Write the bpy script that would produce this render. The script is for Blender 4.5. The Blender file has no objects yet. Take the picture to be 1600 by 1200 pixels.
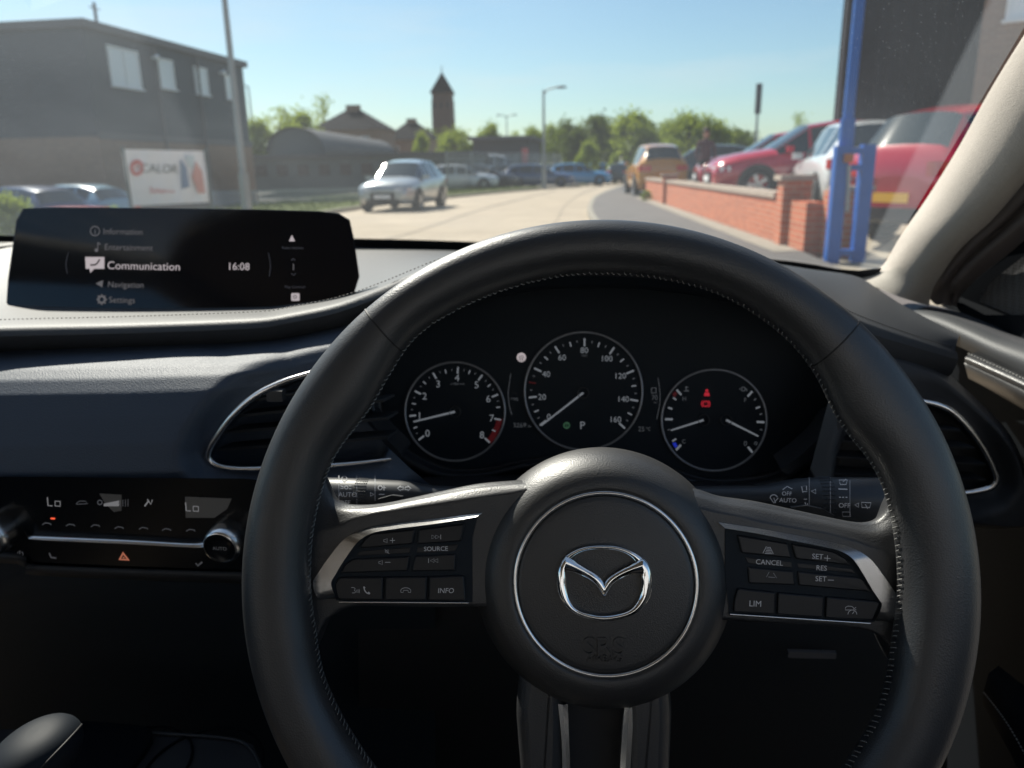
import bpy, bmesh, math, random
from mathutils import Vector, Matrix, Quaternion
R = math.radians
rnd = random.Random(7)
sc = bpy.context.scene
# ---------------------------------------------------------------- camera, sky, sun, exposure
CAM_H = 1.2
F = 1202.0
YAW, PITCH, ROLL = R(7.3), R(15.65), R(1.0)
fw = Vector((-math.sin(YAW)*math.cos(PITCH), math.cos(YAW)*math.cos(PITCH), -math.sin(PITCH)))
r0 = fw.cross(Vector((0, 0, 1))).normalized(); u0 = r0.cross(fw)
rt = r0*math.cos(ROLL) - u0*math.sin(ROLL)
up = u0*math.cos(ROLL) + r0*math.sin(ROLL)
ORG = Vector((0, 0, CAM_H))
cam_d = bpy.data.cameras.new('camera'); cam = bpy.data.objects.new('camera', cam_d)
sc.collection.objects.link(cam); sc.camera = cam
cam.matrix_world = Matrix((( rt.x, up.x, -fw.x, ORG.x), (rt.y, up.y, -fw.y, ORG.y), (rt.z, up.z, -fw.z, ORG.z), (0, 0, 0, 1)))
cam_d.sensor_width = 36; cam_d.lens = F/1600*36; cam_d.clip_start = .02; cam_d.clip_end = 3000
cam_d.dof.use_dof = True; cam_d.dof.focus_distance = .395; cam_d.dof.aperture_fstop = 10.5
SUN_EL, SUN_AZ = R(45), R(-41)          # azimuth measured from +Y (the car's nose), negative = to the left
sdir = Vector((math.sin(SUN_AZ)*math.cos(SUN_EL), math.cos(SUN_AZ)*math.cos(SUN_EL), math.sin(SUN_EL)))
w = bpy.data.worlds.new('World'); sc.world = w; w.use_nodes = True
nt = w.node_tree; bg = nt.nodes['Background']
sky = nt.nodes.new('ShaderNodeTexSky'); sky.sky_type = 'NISHITA'; sky.sun_disc = False
sky.sun_elevation = SUN_EL; sky.sun_rotation = SUN_AZ; sky.altitude = 0
sky.air_density = 1.0; sky.dust_density = .6; sky.ozone_density = 1.4
tint = nt.nodes.new('ShaderNodeMix'); tint.data_type = 'RGBA'; tint.blend_type = 'MULTIPLY'; tint.inputs[0].default_value = 1; tint.inputs[7].default_value = (.84, .98, 1.0, 1)
nt.links.new(sky.outputs[0], tint.inputs[6]); 
tcw = nt.nodes.new('ShaderNodeTexCoord'); mpw = nt.nodes.new('ShaderNodeMapping'); mpw.inputs['Scale'].default_value = (1.2, 1.2, 7); nt.links.new(tcw.outputs['Generated'], mpw.inputs[0])
nw = nt.nodes.new('ShaderNodeTexNoise'); nw.inputs['Scale'].default_value = 2.2; nw.inputs['Detail'].default_value = 5; nw.inputs['Roughness'].default_value = .55; nt.links.new(mpw.outputs[0], nw.inputs['Vector'])
rw = nt.nodes.new('ShaderNodeMapRange'); rw.inputs[1].default_value = .48; rw.inputs[2].default_value = .78; rw.inputs[4].default_value = .38; nt.links.new(nw.outputs[0], rw.inputs[0])
cw = nt.nodes.new('ShaderNodeMix'); cw.data_type = 'RGBA'; cw.inputs[7].default_value = (7.4, 7.5, 7.3, 1); nt.links.new(rw.outputs[0], cw.inputs[0]); nt.links.new(tint.outputs[2], cw.inputs[6]); nt.links.new(cw.outputs[2], bg.inputs[0]); bg.inputs[1].default_value = .068
sl = bpy.data.lights.new('sun', 'SUN'); sl.energy = 5.0; sl.angle = R(.53); sl.color = (1, .93, .82)
so = bpy.data.objects.new('sun', sl); sc.collection.objects.link(so)
so.rotation_euler = (-sdir).to_track_quat('-Z', 'Y').to_euler(); so.location = (-20, 30, 40)
sc.view_settings.view_transform = 'Standard'; sc.view_settings.look = 'None'
sc.view_settings.exposure = 0.85; sc.view_settings.gamma = 1
sc.cycles.max_bounces = 8; sc.cycles.transparent_max_bounces = 12
sc.cycles.sample_clamp_indirect = 4
sc.cycles.use_denoising = True

# ---------------------------------------------------------------- geometry helpers
def ray(px, py): return fw + rt*((px-800)/F) - up*((py-600)/F)
def P(px, py, Y):
    d = ray(px, py); return ORG + d*(Y/d.y)
def G(px, py, z=0.0):
    d = ray(px, py); return ORG + d*((z-CAM_H)/d.z)
class Plane:
    def __init__(s, o, n): s.o = o; s.n = n.normalized()
    def __call__(s, px, py, off=0.0):
        d = ray(px, py); t = (s.o + s.n*off - ORG).dot(s.n)/d.dot(s.n); return ORG + d*t
def plane3(a, b, c):
    n = (b-a).cross(c-a).normalized()
    if n.dot(ORG-a) < 0: n = -n
    return Plane(a, n)
def spl(pts, n, closed=False):
    """Catmull-Rom through pts (tuples or Vectors of any size), n samples evenly by chord length."""
    pts = [tuple(p) for p in pts]; m = len(pts); D = len(pts[0])
    seg = m if closed else m-1
    def g(i): return pts[i % m] if closed else pts[max(0, min(m-1, i))]
    dense = []
    K = 12
    for i in range(seg):
        p0, p1, p2, p3 = g(i-1), g(i), g(i+1), g(i+2)
        for k in range(K):
            t = k/K
            dense.append(tuple(.5*((2*p1[d]) + (-p0[d]+p2[d])*t + (2*p0[d]-5*p1[d]+4*p2[d]-p3[d])*t*t + (-p0[d]+3*p1[d]-3*p2[d]+p3[d])*t**3) for d in range(D)))
    dense.append(pts[0] if closed else pts[-1])
    L = [0]
    for a, b in zip(dense, dense[1:]): L.append(L[-1] + math.dist(a, b))
    out = []; j = 0
    cnt = n if closed else n-1
    for i in range(n):
        s = L[-1]*i/cnt
        while j < len(L)-2 and L[j+1] < s: j += 1
        q = (s-L[j])/max(1e-12, L[j+1]-L[j])
        out.append(tuple(dense[j][d]*(1-q)+dense[j+1][d]*q for d in range(D)))
    return out
def interp(tab, x):
    if x <= tab[0][0]: return tab[0][1]
    for (a, b), (c, d) in zip(tab, tab[1:]):
        if x <= c:
            t = (x-a)/(c-a); return b*(1-t)+d*t
    return tab[-1][1]
def sstep(a, b, x):
    t = max(0, min(1, (x-a)/(b-a))); return t*t*(3-2*t)

def tag(o, label=None, cat=None, group=None, kind=None):
    if label: o['label'] = label
    if cat: o['category'] = cat
    if group: o['group'] = group
    if kind: o['kind'] = kind
    return o
def empty(name, loc=(0, 0, 0), rz=0.0, label=None, cat=None, group=None):
    o = bpy.data.objects.new(name, None); sc.collection.objects.link(o)
    o.location = loc; o.rotation_euler = (0, 0, rz); o.empty_display_size = .1
    return tag(o, label, cat, group)

class MB:
    """collects faces, then links them as ONE mesh object"""
    def __init__(s): s.v = []; s.f = []; s.m = []; s.sm = []
    def add(s, vs, fs, mi=0, smooth=False):
        b = len(s.v); s.v += [tuple(v) for v in vs]
        for f in fs: s.f.append([b+i for i in f]); s.m.append(mi); s.sm.append(smooth)
    def quad(s, a, b, c, d, mi=0): s.add([a, b, c, d], [(0, 1, 2, 3)], mi)
    def box(s, x0, x1, y0, y1, z0, z1, mi=0, M=None):
        vs = [Vector((x, y, z)) for z in (z0, z1) for y in (y0, y1) for x in (x0, x1)]
        if M: vs = [M @ v for v in vs]
        s.add(vs, [(0, 2, 3, 1), (4, 5, 7, 6), (0, 1, 5, 4), (2, 6, 7, 3), (0, 4, 6, 2), (1, 3, 7, 5)], mi)
    def grid(s, rows, mi=0, smooth=True, closed=False, closed_rows=False):
        n = len(rows[0]); vs = [p for r in rows for p in r]; fs = []
        nr = len(rows)
        for i in range(nr if closed_rows else nr-1):
            for j in range(n if closed else n-1):
                a = i*n+j; b = i*n+(j+1) % n; i2 = (i+1) % nr
                fs.append((a, b, i2*n+(j+1) % n, i2*n+j))
        s.add(vs, fs, mi, smooth)
    def tube(s, pts, r, k=8, mi=0, closed=False, cap=True, flat=1.0):
        pts = [Vector(p) for p in pts]; m = len(pts); rows = []
        prev = None
        for i, p in enumerate(pts):
            if closed: t = (pts[(i+1) % m]-pts[i-1]).normalized()
            else: t = (pts[min(m-1, i+1)]-pts[max(0, i-1)]).normalized()
            if prev is None:
                a = Vector((0, 0, 1)) if abs(t.z) < .9 else Vector((1, 0, 0))
                nrm = (a - t*a.dot(t)).normalized()
            else: nrm = (prev - t*prev.dot(t)).normalized()
            prev = nrm; bn = t.cross(nrm)
            rr = r[i] if isinstance(r, (list, tuple)) else r
            rows.append([p + (nrm*math.cos(2*math.pi*j/k) + bn*math.sin(2*math.pi*j/k)*flat)*rr for j in range(k)])
        s.grid(rows, mi, True, True, closed)
        if cap and not closed:
            s.add(rows[0], [tuple(range(k))[::-1]], mi); s.add(rows[-1], [tuple(range(k))], mi)
    def prism(s, poly, mapf, h0, h1, mi=0, bev=0.0, smooth=False):
        """poly in 2D, mapf(x,y,h)->3D; closed top and bottom; optional bevel by insetting the top"""
        n = len(poly)
        cx = sum(p[0] for p in poly)/n; cy = sum(p[1] for p in poly)/n
        rings = [[mapf(x, y, h0) for x, y in poly]]
        if bev > 0:
            ins = inset(poly, bev); ins2 = inset(poly, bev*.3)
            hb = (h1-h0)
            rings.append([mapf(x, y, h1-min(abs(hb)*.5, BEVH)*(1 if hb > 0 else -1)) for x, y in poly])
            rings.append([mapf(x, y, h1-min(abs(hb)*.5, BEVH)*.3*(1 if hb > 0 else -1)) for x, y in ins2])
            rings.append([mapf(x, y, h1) for x, y in ins])
        else: rings.append([mapf(x, y, h1) for x, y in poly])
        s.grid(rings, mi, smooth, True)
        s.add(rings[-1], [tuple(range(n))], mi); s.add(rings[0], [tuple(range(n))[::-1]], mi)
    def stroke(s, pts, wd, mapf, off=0.0, mi=0, closed=False):
        m = len(pts)
        if closed: pts = list(pts)+[pts[0]]; m += 1
        L = []; Rr = []
        for i, p in enumerate(pts):
            a = pts[i-1] if i else (pts[-2] if closed else p); b = pts[i+1] if i < m-1 else (pts[1] if closed else p)
            dx, dy = b[0]-a[0], b[1]-a[1]; l = math.hypot(dx, dy) or 1
            nx, ny = -dy/l*wd/2, dx/l*wd/2
            L.append(mapf(p[0]+nx, p[1]+ny, off)); Rr.append(mapf(p[0]-nx, p[1]-ny, off))
        s.grid([L, Rr], mi, False)
    def fill(s, poly, mapf, off=0.0, mi=0): s.add([mapf(x, y, off) for x, y in poly], [tuple(range(len(poly)))], mi)
    def text(s, txt, cx, cy, h, mapf, off=0.0, mi=0, rot=0.0, wide=1.0, align='C', slant=0.0):
        vs, fs = text_mesh(txt)
        if not vs: return
        x0 = min(v[0] for v in vs); x1 = max(v[0] for v in vs)
        k = h/.72; ca, sa = math.cos(rot), math.sin(rot)
        ox = {'C': (x0+x1)/2, 'L': x0, 'R': x1}[align]
        out = []
        for x, y in vs:
            X = (x-ox+slant*y)*k*wide; Y = -(y-.36)*k
            out.append(mapf(cx+X*ca-Y*sa, cy+X*sa+Y*ca, off))
        s.add(out, fs, mi)
    def build(s, name, mats, parent=None, M=None, label=None, cat=None, group=None, kind=None, inv=True, merge=0.0, fixn=False):
        me = bpy.data.meshes.new(name); me.from_pydata(s.v, [], s.f)
        if not isinstance(mats, (list, tuple)): mats = [mats]
        for m in mats: me.materials.append(m)
        me.polygons.foreach_set('material_index', s.m); me.polygons.foreach_set('use_smooth', s.sm)
        if merge > 0 or fixn:
            bm = bmesh.new(); bm.from_mesh(me)
            if merge > 0: bmesh.ops.remove_doubles(bm, verts=bm.verts, dist=merge)
            if fixn: bmesh.ops.recalc_face_normals(bm, faces=bm.faces)
            bm.to_mesh(me); bm.free()
        me.validate(); me.update()
        o = bpy.data.objects.new(name, me); sc.collection.objects.link(o)
        if M is not None: o.matrix_world = M
        if parent:
            o.parent = parent
            if inv:
                pm = ABS.get(parent.name)
                if pm is not None: o.matrix_parent_inverse = pm.inverted()
        return tag(o, label, cat, group, kind)
ABS = {}
BEVH = .0012
def inset(poly, d):
    n = len(poly); A = sum(poly[i][0]*poly[(i+1) % n][1]-poly[(i+1) % n][0]*poly[i][1] for i in range(n))
    sg = 1 if A > 0 else -1; out = []
    for i in range(n):
        a, b, c = poly[i-1], poly[i], poly[(i+1) % n]
        d1 = (b[0]-a[0], b[1]-a[1]); d2 = (c[0]-b[0], c[1]-b[1])
        l1 = math.hypot(*d1) or 1e-9; l2 = math.hypot(*d2) or 1e-9
        n1 = (-d1[1]/l1*sg, d1[0]/l1*sg); n2 = (-d2[1]/l2*sg, d2[0]/l2*sg)
        k = 1+n1[0]*n2[0]+n1[1]*n2[1]; k = max(k, .35)
        out.append((b[0]+(n1[0]+n2[0])/k*d, b[1]+(n1[1]+n2[1])/k*d))
    return out
def round_poly(poly, r, k=4):
    out = []; n = len(poly)
    for i in range(n):
        a, b, c = Vector(poly[i-1]), Vector(poly[i]), Vector(poly[(i+1) % n])
        rr = min(r, (a-b).length*.45, (c-b).length*.45)
        p = b+(a-b).normalized()*rr; q = b+(c-b).normalized()*rr
        for j in range(k+1):
            t = j/k; out.append(tuple(p*(1-t)**2 + b*2*t*(1-t) + q*t*t))
    return out
_tc = {}
def text_mesh(t):
    if t in _tc: return _tc[t]
    cu = bpy.data.curves.new('lettering', 'FONT'); cu.body = t; cu.resolution_u = 3
    ob = bpy.data.objects.new('lettering', cu); sc.collection.objects.link(ob)
    dg = bpy.context.evaluated_depsgraph_get(); me = bpy.data.meshes.new_from_object(ob.evaluated_get(dg))
    r = ([(v.co.x, v.co.y) for v in me.vertices], [tuple(p.vertices) for p in me.polygons])
    bpy.data.objects.remove(ob); bpy.data.curves.remove(cu); bpy.data.meshes.remove(me)
    _tc[t] = r; return r
def circle(cx, cy, r, n=32, a0=0, a1=2*math.pi, ry=None):
    full = abs(a1-a0-2*math.pi) < 1e-6
    return [(cx+r*math.cos(a0+(a1-a0)*i/(n if full else n-1)), cy+(ry or r)*math.sin(a0+(a1-a0)*i/(n if full else n-1))) for i in range(n)]

# ---------------------------------------------------------------- materials
def mat(name, col, rough=.5, metal=0.0, spec=.5, bump=0.0, bscale=200.0, btype='noise', var=0.0, vscale=3.0, emit=None, estr=1.0, coat=0.0, sheen=0.0, rvar=0.0, coords='Object'):
    m = bpy.data.materials.new(name); m.use_nodes = True; t = m.node_tree; b = t.nodes['Principled BSDF']
    b.inputs['Base Color'].default_value = (*col, 1); b.inputs['Roughness'].default_value = rough
    b.inputs['Metallic'].default_value = metal; b.inputs['Specular IOR Level'].default_value = spec
    b.inputs['Coat Weight'].default_value = coat; b.inputs['Sheen Weight'].default_value = sheen
    if emit: b.inputs['Emission Color'].default_value = (*emit, 1); b.inputs['Emission Strength'].default_value = estr
    tc = t.nodes.new('ShaderNodeTexCoord')
    if bump > 0:
        if btype == 'noise':
            n = t.nodes.new('ShaderNodeTexNoise'); n.inputs['Detail'].default_value = 3; out = n.outputs[0]
        else:
            n = t.nodes.new('ShaderNodeTexVoronoi'); out = n.outputs['Distance']
        n.inputs['Scale'].default_value = bscale
        t.links.new(tc.outputs[coords], n.inputs['Vector'])
        bp = t.nodes.new('ShaderNodeBump'); bp.inputs['Strength'].default_value = bump; bp.inputs['Distance'].default_value = .3/bscale
        t.links.new(out, bp.inputs['Height']); t.links.new(bp.outputs[0], b.inputs['Normal'])
    if var > 0:
        n = t.nodes.new('ShaderNodeTexNoise'); n.inputs['Scale'].default_value = vscale; n.inputs['Detail'].default_value = 6; n.inputs['Roughness'].default_value = .65
        t.links.new(tc.outputs[coords], n.inputs['Vector'])
        cr = t.nodes.new('ShaderNodeValToRGB')
        cr.color_ramp.elements[0].position = .3; cr.color_ramp.elements[1].position = .7
        cr.color_ramp.elements[0].color = (*[c*(1-var) for c in col], 1); cr.color_ramp.elements[1].color = (*[min(1, c*(1+var)) for c in col], 1)
        t.links.new(n.outputs[0], cr.inputs[0]); t.links.new(cr.outputs[0], b.inputs['Base Color'])
    if rvar > 0:
        n = t.nodes.new('ShaderNodeTexNoise'); n.inputs['Scale'].default_value = vscale*4; n.inputs['Detail'].default_value = 5
        t.links.new(tc.outputs[coords], n.inputs['Vector'])
        mr = t.nodes.new('ShaderNodeMapRange'); mr.inputs[1].default_value = .3; mr.inputs[2].default_value = .7
        mr.inputs[3].default_value = rough-rvar; mr.inputs[4].default_value = rough+rvar
        t.links.new(n.outputs[0], mr.inputs[0]); t.links.new(mr.outputs[0], b.inputs['Roughness'])
    return m
M_ = {}
M_['leather'] = mat('black_leather', (.026, .027, .030), .44, spec=.9, bump=.35, bscale=1100, btype='v', rvar=.05, vscale=6)
M_['hubskin'] = mat('grained_black_plastic', (.026, .0255, .026), .46, spec=1.0, bump=.45, bscale=1300, btype='v')
M_['dash'] = mat('soft_dash_plastic', (.042, .045, .050), .56, spec=.5, bump=.4, bscale=900, btype='v')
M_['dashblue'] = mat('navy_soft_trim', (.046, .062, .090), .56, spec=.38, bump=.6, bscale=1000, btype='v')
M_['plastic'] = mat('black_plastic', (.034, .036, .041), .42, rvar=.05, vscale=10)
M_['gloss'] = mat('piano_black', (.006, .008, .011), .24, spec=.25)
M_['dark'] = mat('dull_black_plastic', (.022, .024, .028), .6)  # plain dark plastic in one even colour
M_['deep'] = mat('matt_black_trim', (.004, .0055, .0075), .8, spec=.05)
M_['lower'] = mat('dark_lower_trim', (.018, .027, .038), .65, spec=.25, bump=.3, bscale=900, btype='v')
M_['selector'] = mat('selector_leather', (.011, .015, .021), .6, spec=.2)
M_['carpet'] = mat('black_carpet', (.008, .008, .009), .95, spec=.1, bump=.8, bscale=500)
M_['chrome'] = mat('chrome', (.93, .94, .95), .09, 1.0)
M_['satin'] = mat('satin_chrome', (.86, .85, .84), .25, 1.0)
M_['ring'] = mat('gauge_ring', (.32, .33, .36), .35, .8, emit=(.5, .55, .62), estr=.008)
M_['thread'] = mat('grey_thread', (.22, .22, .21), .7)
M_['seam'] = mat('dark_seam', (.01, .01, .011), .6)
M_['cream'] = mat('woven_cream_trim', (.43, .40, .355), .85, spec=.2, bump=.9, bscale=900, btype='v', var=.05, vscale=300)
M_['brown'] = mat('grey_brown_seal', (.115, .10, .095), .7, spec=.2)
M_['dial'] = mat('matt_dial_face', (.016, .022, .029), .6, spec=.2)
M_['button'] = mat('matt_button_black', (.014, .0155, .019), .38, spec=.4)
M_['screen'] = mat('screen_glass', (.004, .005, .008), .08, rvar=.02, vscale=12)
def emis(name, c, s=1.0): return mat(name, tuple(x*.1 for x in c), .5, emit=c, estr=s)
M_['ui'] = emis('screen_text', (.42, .40, .42), .13)
M_['ui2'] = emis('screen_text_selected', (.75, .66, .68), .32)
M_['ui0'] = emis('screen_text_faint', (.2, .2, .24), .09)
M_['num'] = emis('gauge_marks', (.62, .68, .76), .115)
M_['numf'] = emis('gauge_marks_faint', (.4, .44, .5), .06)
M_['red'] = emis('red_telltale', (.9, .03, .06), .22)
M_['redf'] = emis('red_zone', (.30, .02, .03), .06)
M_['blue'] = emis('blue_zone', (.02, .05, .8), .2)
M_['green'] = emis('green_telltale', (.08, .22, .12), .15)
M_['icon'] = mat('glowing_print', (.42, .43, .45), .6, emit=(.5, .5, .55), estr=.06)  # print colour with a faint glow put in
M_['iconf'] = mat('glowing_print_grey', (.22, .23, .25), .6, emit=(.5, .5, .55), estr=.03)  # greyer print, with a weaker glow put in
M_['lcd'] = emis('lcd_segment', (.5, .5, .52), .16)
M_['lcdbg'] = mat('lcd_pane', (.05, .05, .05), .3, emit=(.3, .3, .3), estr=.03)
M_['redled'] = emis('red_led', (1, .12, .05), .6)
M_['orange'] = emis('hazard_mark', (.75, .25, .15), .25)
# ================================================================ THE CAR WE SIT IN
car = empty('car', (-.37, 0, 0), 0, 'dark interior of the car the photo is taken in, seen from behind its steering wheel', 'car')
ABS['car'] = Matrix.Translation((-.37, 0, 0))
# ---------------------------------------------------------------- steering wheel
tau, al = R(18.78), R(3.38)
WN = Vector((math.sin(al), -math.cos(tau)*math.cos(al), math.sin(tau))).normalized()
WU = Vector((0, 0, 1)).cross(WN).normalized(); WV = WN.cross(WU)
WC = ORG + Vector((-.0019, .3502, -.2011))
WM = Matrix(((WU.x, WV.x, WN.x, WC.x), (WU.y, WV.y, WN.y, WC.y), (WU.z, WV.z, WN.z, WC.z), (0, 0, 0, 1)))
def W(px, py, h=0.0):
    d = ray(px, py); t = (WC + WN*h - ORG).dot(WN)/d.dot(WN); q = ORG + d*t - WC
    return Vector((q.dot(WU), q.dot(WV), h))
# rim: outer radius constant, inner edge measured round the wheel
inner = [(957,425),(927,423),(796,447),(700,487),(644,523),(599,596),(566,654),(531,689),(510,728),
         (1137,460),(1247,538),(1290,600),(1312,658),(1346,696),(1379,738),
         (492,1010),(493,1043),(513,1093),(540,1145),(574,1197),(1397,1027),(1394,1077),(1375,1127),(1331,1199)]
tab = []
for p in inner:
    q = W(p[0], p[1], .004); tab.append((math.atan2(q.y, q.x), math.hypot(q.x, q.y)))
tab.append((R(-90), .153)); tab.append((R(-75), .153)); tab.append((R(-105), .153))
tab.sort(); tab = [(tab[-1][0]-2*math.pi, tab[-1][1])]+tab+[(tab[0][0]+2*math.pi, tab[0][1])]
def r_in(a):
    a = (a+math.pi) % (2*math.pi)-math.pi
    return sum(interp(tab, a+R(k)) for k in (-4, -2, 0, 2, 4))/5
NS = 240; KS = 28
def rim_pt(a, ph, grow=0.0):
    ri = r_in(a); ro = .1838; hw = (ro-ri)/2; c = (ro+ri)/2; b = .0155+.10*max(0, hw-.0145)
    cx = math.copysign(abs(math.cos(ph))**.9, math.cos(ph)); sx = math.copysign(abs(math.sin(ph))**.9, math.sin(ph))
    rr = c+(hw+grow)*cx; return Vector((rr*math.cos(a), rr*math.sin(a), (b+grow)*sx))
mb = MB()
mb.grid([[rim_pt(2*math.pi*i/NS, 2*math.pi*j/KS) for j in range(KS)] for i in range(NS)], 0, True, True, True)
# the two side spokes: sections from the hub to the rim, each a loop back-top-front-bottom
def spoke(top, ft, bot, hb=-.034, hf=-.009):
    n = 44
    T = spl([W(*p, -.018)[:2] for p in top], n); Fm = spl([W(*p, hf)[:2] for p in ft], n); B = spl([W(*p, hf)[:2] for p in bot], n)
    rows = []
    for t, f, b in zip(T, Fm, B):
        ti = Vector((t[0], t[1], -.018)); fi = Vector((f[0], f[1], hf)); bi = Vector((b[0], b[1], hf))
        mid = (ti+fi)/2+Vector((0, .0012, .0016))
        mid = (ti+fi)/2+Vector((0, .0006, .0008))
        rows.append([Vector((t[0], t[1]-.006, hb)), Vector((t[0], t[1]-.0005, -.025)), ti, ti.lerp(fi, .15), mid, ti.lerp(fi, .9), ti.lerp(fi, .97), fi, fi.lerp(bi, .02), fi.lerp(bi, .05),
                     fi*.5+bi*.5, bi, bi+Vector((0, -.0012, -.002)), Vector((b[0], b[1]-.0015, -.018)), Vector((b[0], b[1]+.004, hb))])
    mb.grid([[Vector(p) for p in spl(r_, 60)] for r_ in rows], 0, True, True)
spoke([(860,748),(800,752),(745,757),(690,768),(640,779),(600,787),(565,790),(538,788),(521,778),(510,758),(500,735),(488,715)],
      [(860,760),(800,768),(745,777),(690,785),(640,792),(600,799),(565,806),(542,814),(524,823),(505,828),(485,835),(465,840)],
      [(860,945),(800,944),(745,943),(700,943),(650,942),(610,942),(570,942),(540,946),(515,960),(502,975),(492,1000),(480,1030)])
spoke([(1040,757),(1090,765),(1125,776),(1180,784),(1240,797),(1290,808),(1330,816),(1355,818),(1375,812),(1388,796),(1396,775),(1408,750)],
      [(1040,783),(1090,792),(1125,800),(1180,812),(1240,824),(1290,833),(1330,843),(1355,852),(1380,860),(1400,868),(1425,872),(1445,875)],
      [(1040,960),(1090,962),(1125,963),(1180,966),(1240,970),(1290,973),(1330,976),(1355,980),(1378,992),(1390,1005),(1398,1025),(1410,1050)])
# lower double spoke
for s_, pts in ((-1, [(815,1000),(880,1000),(885,1110),(884,1210),(886,1330),(826,1330),(814,1210),(806,1110)]), (1, [(965,1000),(1040,1000),(1050,1110),(1046,1210),(1040,1330),(978,1330),(974,1210),(972,1110)])):
    poly = [tuple(W(*p, -.022)[:2]) for p in pts]
    BEVH = .008
    mb.prism(round_poly(poly, .006), lambda x, y, h: Vector((x, y, h)), -.052, -.016, 0, .007, True)
BEVH = .0012
swheel = mb.build('steering_wheel', M_['leather'], car, M=WM, label='black leather steering wheel with chrome trimmed button spokes', inv=True)
ABS['steering_wheel'] = WM
def wb(mb, name, mats, **k): return mb.build(name, mats, swheel, inv=False, **k)
# leather seams round the rim and stitching on its inside
for p in ((598,513),(1308,531)):
    q = W(*p, 0); a = math.atan2(q.y, q.x)
    mb = MB(); rows = []
    for i, g in ((-1, -.0004), (0, .0005), (1, -.0004)):
        rows.append([rim_pt(a+i*.0045, 2*math.pi*j/48, g) for j in range(48)])
    mb.grid(rows, 0, True, True); wb(mb, 'seam', M_['seam'])
mb = MB(); N = 330
for i in range(N):
    a = 2*math.pi*i/N + rnd.uniform(-.002, .002); deg = math.degrees(a) % 360
    q = [rim_pt(a-.0060, math.pi+.10, .0003), rim_pt(a+.0040, math.pi-.14+rnd.uniform(-.05, .05), .0006)]
    mid = (q[0]+q[1])/2
    dv = Vector((mid.x, mid.y, 0)).normalized()
    mb.tube([q[0], mid-dv*.0005, q[1]], .00030, 5)
wb(mb, 'stitching', M_['thread'])
# hub: dome, chrome ring, pad
hc = (W(946, 912, -.004)); hr = (W(1088, 912, -.004)-W(804, 912, -.004)).length/2
ho = W(942, 903, -.022); HR = (W(1146, 903, -.022)-W(738, 903, -.022)).length/2
def lathe(mb, prof, c0, n=96, mi=0, c1=None):
    """prof: (r,h) ; centre blends from c1 (outermost) to c0"""
    rows = []; rmax = max(p[0] for p in prof)
    for r_, h in prof:
        k = 0 if c1 is None else sstep(hr, HR, r_)
        cx = c0[0]*(1-k)+(c1[0] if c1 else c0[0])*k; cy = c0[1]*(1-k)+(c1[1] if c1 else c0[1])*k
        rows.append([Vector((cx+r_*math.cos(2*math.pi*j/n), cy+r_*math.sin(2*math.pi*j/n), h)) for j in range(n)])
    mb.grid(rows, mi, True, True)
mb = MB()
d = HR-hr
prof = spl([(HR*.93, -.052), (HR*.985, -.040), (HR, -.030), (HR*.985, -.0215), (hr+d*.80, -.0125), (hr+d*.55, -.0058), (hr+d*.30, -.0030), (hr+d*.12, -.0026)], 40)
prof += [(hr+.0014, -.0030), (hr+.0010, -.0050), (hr-.003, -.0054)]
lathe(mb, prof, hc[:2], 128, 0, ho[:2])
hub = wb(mb, 'hub_cover', M_['hubskin'])
mb = MB()
mb.tube([Vector((hc.x+hr*math.cos(2*math.pi*j/96), hc.y+hr*math.sin(2*math.pi*j/96), -.0036)) for j in range(96)], .00125, 10, closed=True)
wb(mb, 'chrome_ring', M_['satin'])
mb = MB()
pr = hr-.0012
lathe(mb, [(pr, -.0050), (pr-.0003, -.0036), (pr-.0012, -.0028)] + [(pr*(1-t/14), -.0028+.0022*(1-(1-t/14)**2)) for t in range(1, 14)] + [(.0004, -.0006)], hc[:2])
# airbag lettering, raised and the same colour as the pad
def padf(x, y, o=0): 
    q = W(x, y, -.001); rr = math.hypot(q.x-hc.x, q.y-hc.y)/pr
    return Vector((q.x, q.y, -.0028+.0022*(1-min(1, rr)**2)+o))
def raised(mb, txt, cx, cy, h, mapf, o, mi=0, **k):
    vs, fs = text_mesh(txt); 
    t = MB(); t.text(txt, cx, cy, h, mapf, o, mi, **k); t2 = MB(); t2.text(txt, cx, cy, h, mapf, -.0002, mi, **k)
    b = len(mb.v); mb.add(t.v, t.f, mi); 
    ed = {}
    for f in t.f:
        for a_, b_ in zip(f, f[1:]+f[:1]): ed[(a_, b_)] = 1
    side = [(a_, b_) for a_, b_ in ed if (b_, a_) not in ed]
    n = len(t.v); mb.add(t.v+t2.v, [(a_, b_, b_+n, a_+n) for a_, b_ in side], mi)
raised(mb, 'SRS', 944, 1009, 30, padf, .0012, wide=1.05)
raised(mb, 'AIRBAG', 944, 1029, 11, padf, .0010, wide=1.05)
wb(mb, 'airbag_pad', M_['hubskin'])
mb = MB()
hornf = lambda x, y, o=0: W(x, y, -.0085+o)
mb.stroke([(930,1075),(932,1084),(937,1088),(951,1088),(956,1084),(957,1076)], 2.2, hornf, .0015)
mb.stroke([(938,1080),(950,1080)], 2.2, hornf, .0015)
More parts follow.
